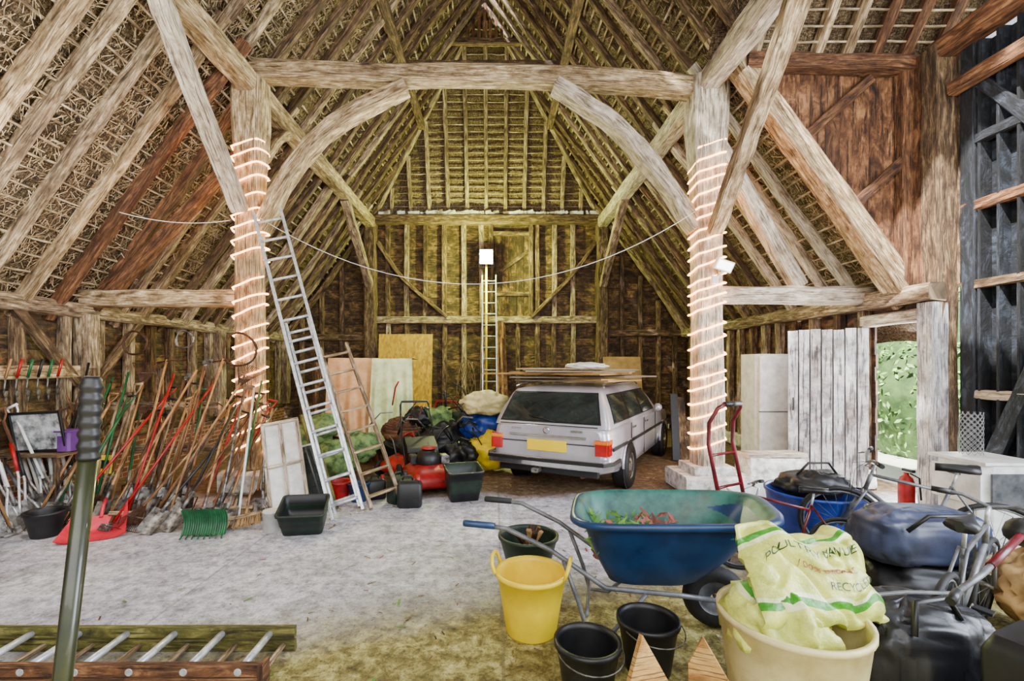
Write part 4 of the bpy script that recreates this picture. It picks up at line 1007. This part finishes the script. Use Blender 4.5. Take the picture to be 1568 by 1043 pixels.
b=B("strimmer"); b.tube([(2.1,2.15,.72),(2.4,2.33,.72),(2.95,2.65,.8)],.014,GREY,8); b.tube([(2.5,2.39,.735),(2.95,2.65,.8)],.02,DRED,8); b.tube([(2.1,2.15,.72),(2.02,2.1,.7)],.02,BLK,8); b.blob((3.0,2.68,.8),(.1,.08,.08),BLK,amp=.1,n=16); b.done()
random.seed(41)
b=B("wood_offcuts")
for i in range(60):
    x=U(2.9,4.8); y=U(3.7,5.4) ; b.beam((x,y,.02+.02*(i%3)),(x+U(-.4,.4),y+U(-.2,.2),.03+.04*(i%3)),U(.03,.1),.025,random.choice([PINE,OAK,RED,RAF,CARD]))
b.done(drop=True)
b=B("straw_litter")
for i in range(900):
    if R()<.6: x=U(-3.5,2.6); y=U(5.6,9)
    else: x=U(-3,4.5); y=U(2.2,6)
    if i%2 and R()<.5: continue
    a=U(0,6.28); l=U(.008,.035); p=Vector((x,y,.003)); q=Vector((math.cos(a)*l,math.sin(a)*l,.004)); e=Vector((-q.y,q.x,0))*.25
    b.poly([p-q-e,p+q-e,p+q+e,p-q+e],random.choice([STRAW,RAFD,RAFD,LEAF,LEAF2]))
b.done(drop=True,floorz=.001)
b=B("long_handled_broom")
p0=Vector((-1.2,1.2,.06)); p1=Vector((-1.03,1.2,1.51)); p2=Vector((-1.02,1.2,1.72))
b.tube([p0,p0.lerp(p1,.5),p1],.021,plain("lacquered_pole",S(46,50,22),S(16,18,10),6,.35,.1,coat=.3),16)
N=28; b.tube([p1.lerp(p2,k/N) for k in range(N+1)],[.021+.004*(1 if (k%4)<2 else 0) for k in range(N)]+[.015],BLK,18)
b.box((-1.2,1.2,.07),(.4,.07,.04),OAK)
for i in range(90): x=U(-.19,.19); y=U(-.03,.03); b.tube([(-1.2+x,1.2+y,.06),(-1.2+x*1.06,1.2+y*1.5,0)],.004,CARD,3)
b.done(drop=True)

# ------------------------------------------------------------ lights
def area(name,loc,target,sx,sy,e,col):
    l=bpy.data.lights.new(name,'AREA'); l.shape='RECTANGLE'; l.size=sx; l.size_y=sy; l.energy=e; l.color=col
    o=bpy.data.objects.new(name,l); o.location=loc; o.rotation_euler=(Vector(target)-Vector(loc)).to_track_quat('-Z','Y').to_euler(); bpy.context.collection.objects.link(o); return o
def point(name,loc,e,col,r=.15):
    l=bpy.data.lights.new(name,'POINT'); l.energy=e; l.color=col; l.shadow_soft_size=r
    o=bpy.data.objects.new(name,l); o.location=loc; bpy.context.collection.objects.link(o); return o
area("daylight_great_door",(5.3,1.6,2.4),(-2.5,5.0,.2),3.0,3.0,700,(.80,.87,1))
area("rear_fill",(0,-1.9,4),(0,8,3.8),6,4,400,(1,.97,.93))  # added fill behind the camera, at the end left open for light
point("flood_light_glow",(LX,LY-.25,LZ),760,(.84,1,.22),.1)
point("aisle_fill",(-3.9,4.0,3.2),160,(1,.95,.87),.08)  # added fill that brightens the left rafters, no actual bulb
point("nave_fill",(-1.0,7.6,4.2),130,(1,.97,.84),.12)  # added fill for the nave and draped cloths, no actual bulb
point("porch_fill",(4.0,4.2,4.4),75,(1,.98,.95),.1)  # unseen fill light added for the porch
point("rope_glow_left",(-3.42,6.1,2.6),9,(1,.5,.2),.2)
point("rope_glow_right",(2.95,6.15,3.2),6,(1,.6,.3),.2)
area("doorway_daylight",(5.9,6.2,1.3),(3.5,6.4,.8),.7,2,260,(.92,.96,1))
point("aisle_fill_right",(4.1,6.9,2.3),22,(.95,.97,1),.1)  # weak unseen fill added in the right aisle
s=bpy.data.lights.new("sun",'SUN'); s.energy=26; s.angle=.02; s.color=(1,.97,.92)
o=bpy.data.objects.new("sun",s); o.rotation_euler=Vector((.5,.3,-.82)).to_track_quat('-Z','Y').to_euler(); bpy.context.collection.objects.link(o)
w=bpy.data.worlds.new("world"); bpy.context.scene.world=w; w.use_nodes=True
w.node_tree.nodes["Background"].inputs[0].default_value=(.88,.94,1,1); w.node_tree.nodes["Background"].inputs[1].default_value=1.3

# ------------------------------------------------------------ camera
cam=bpy.data.cameras.new("camera"); co=bpy.data.objects.new("camera",cam); bpy.context.collection.objects.link(co)
cam.sensor_width=36; cam.lens=740/1600*36; co.location=(0,0,1.75); co.rotation_euler=(math.radians(90),0,0)
cam.shift_x=27/1600; cam.shift_y=38/1600; cam.clip_start=.05
bpy.context.scene.camera=co
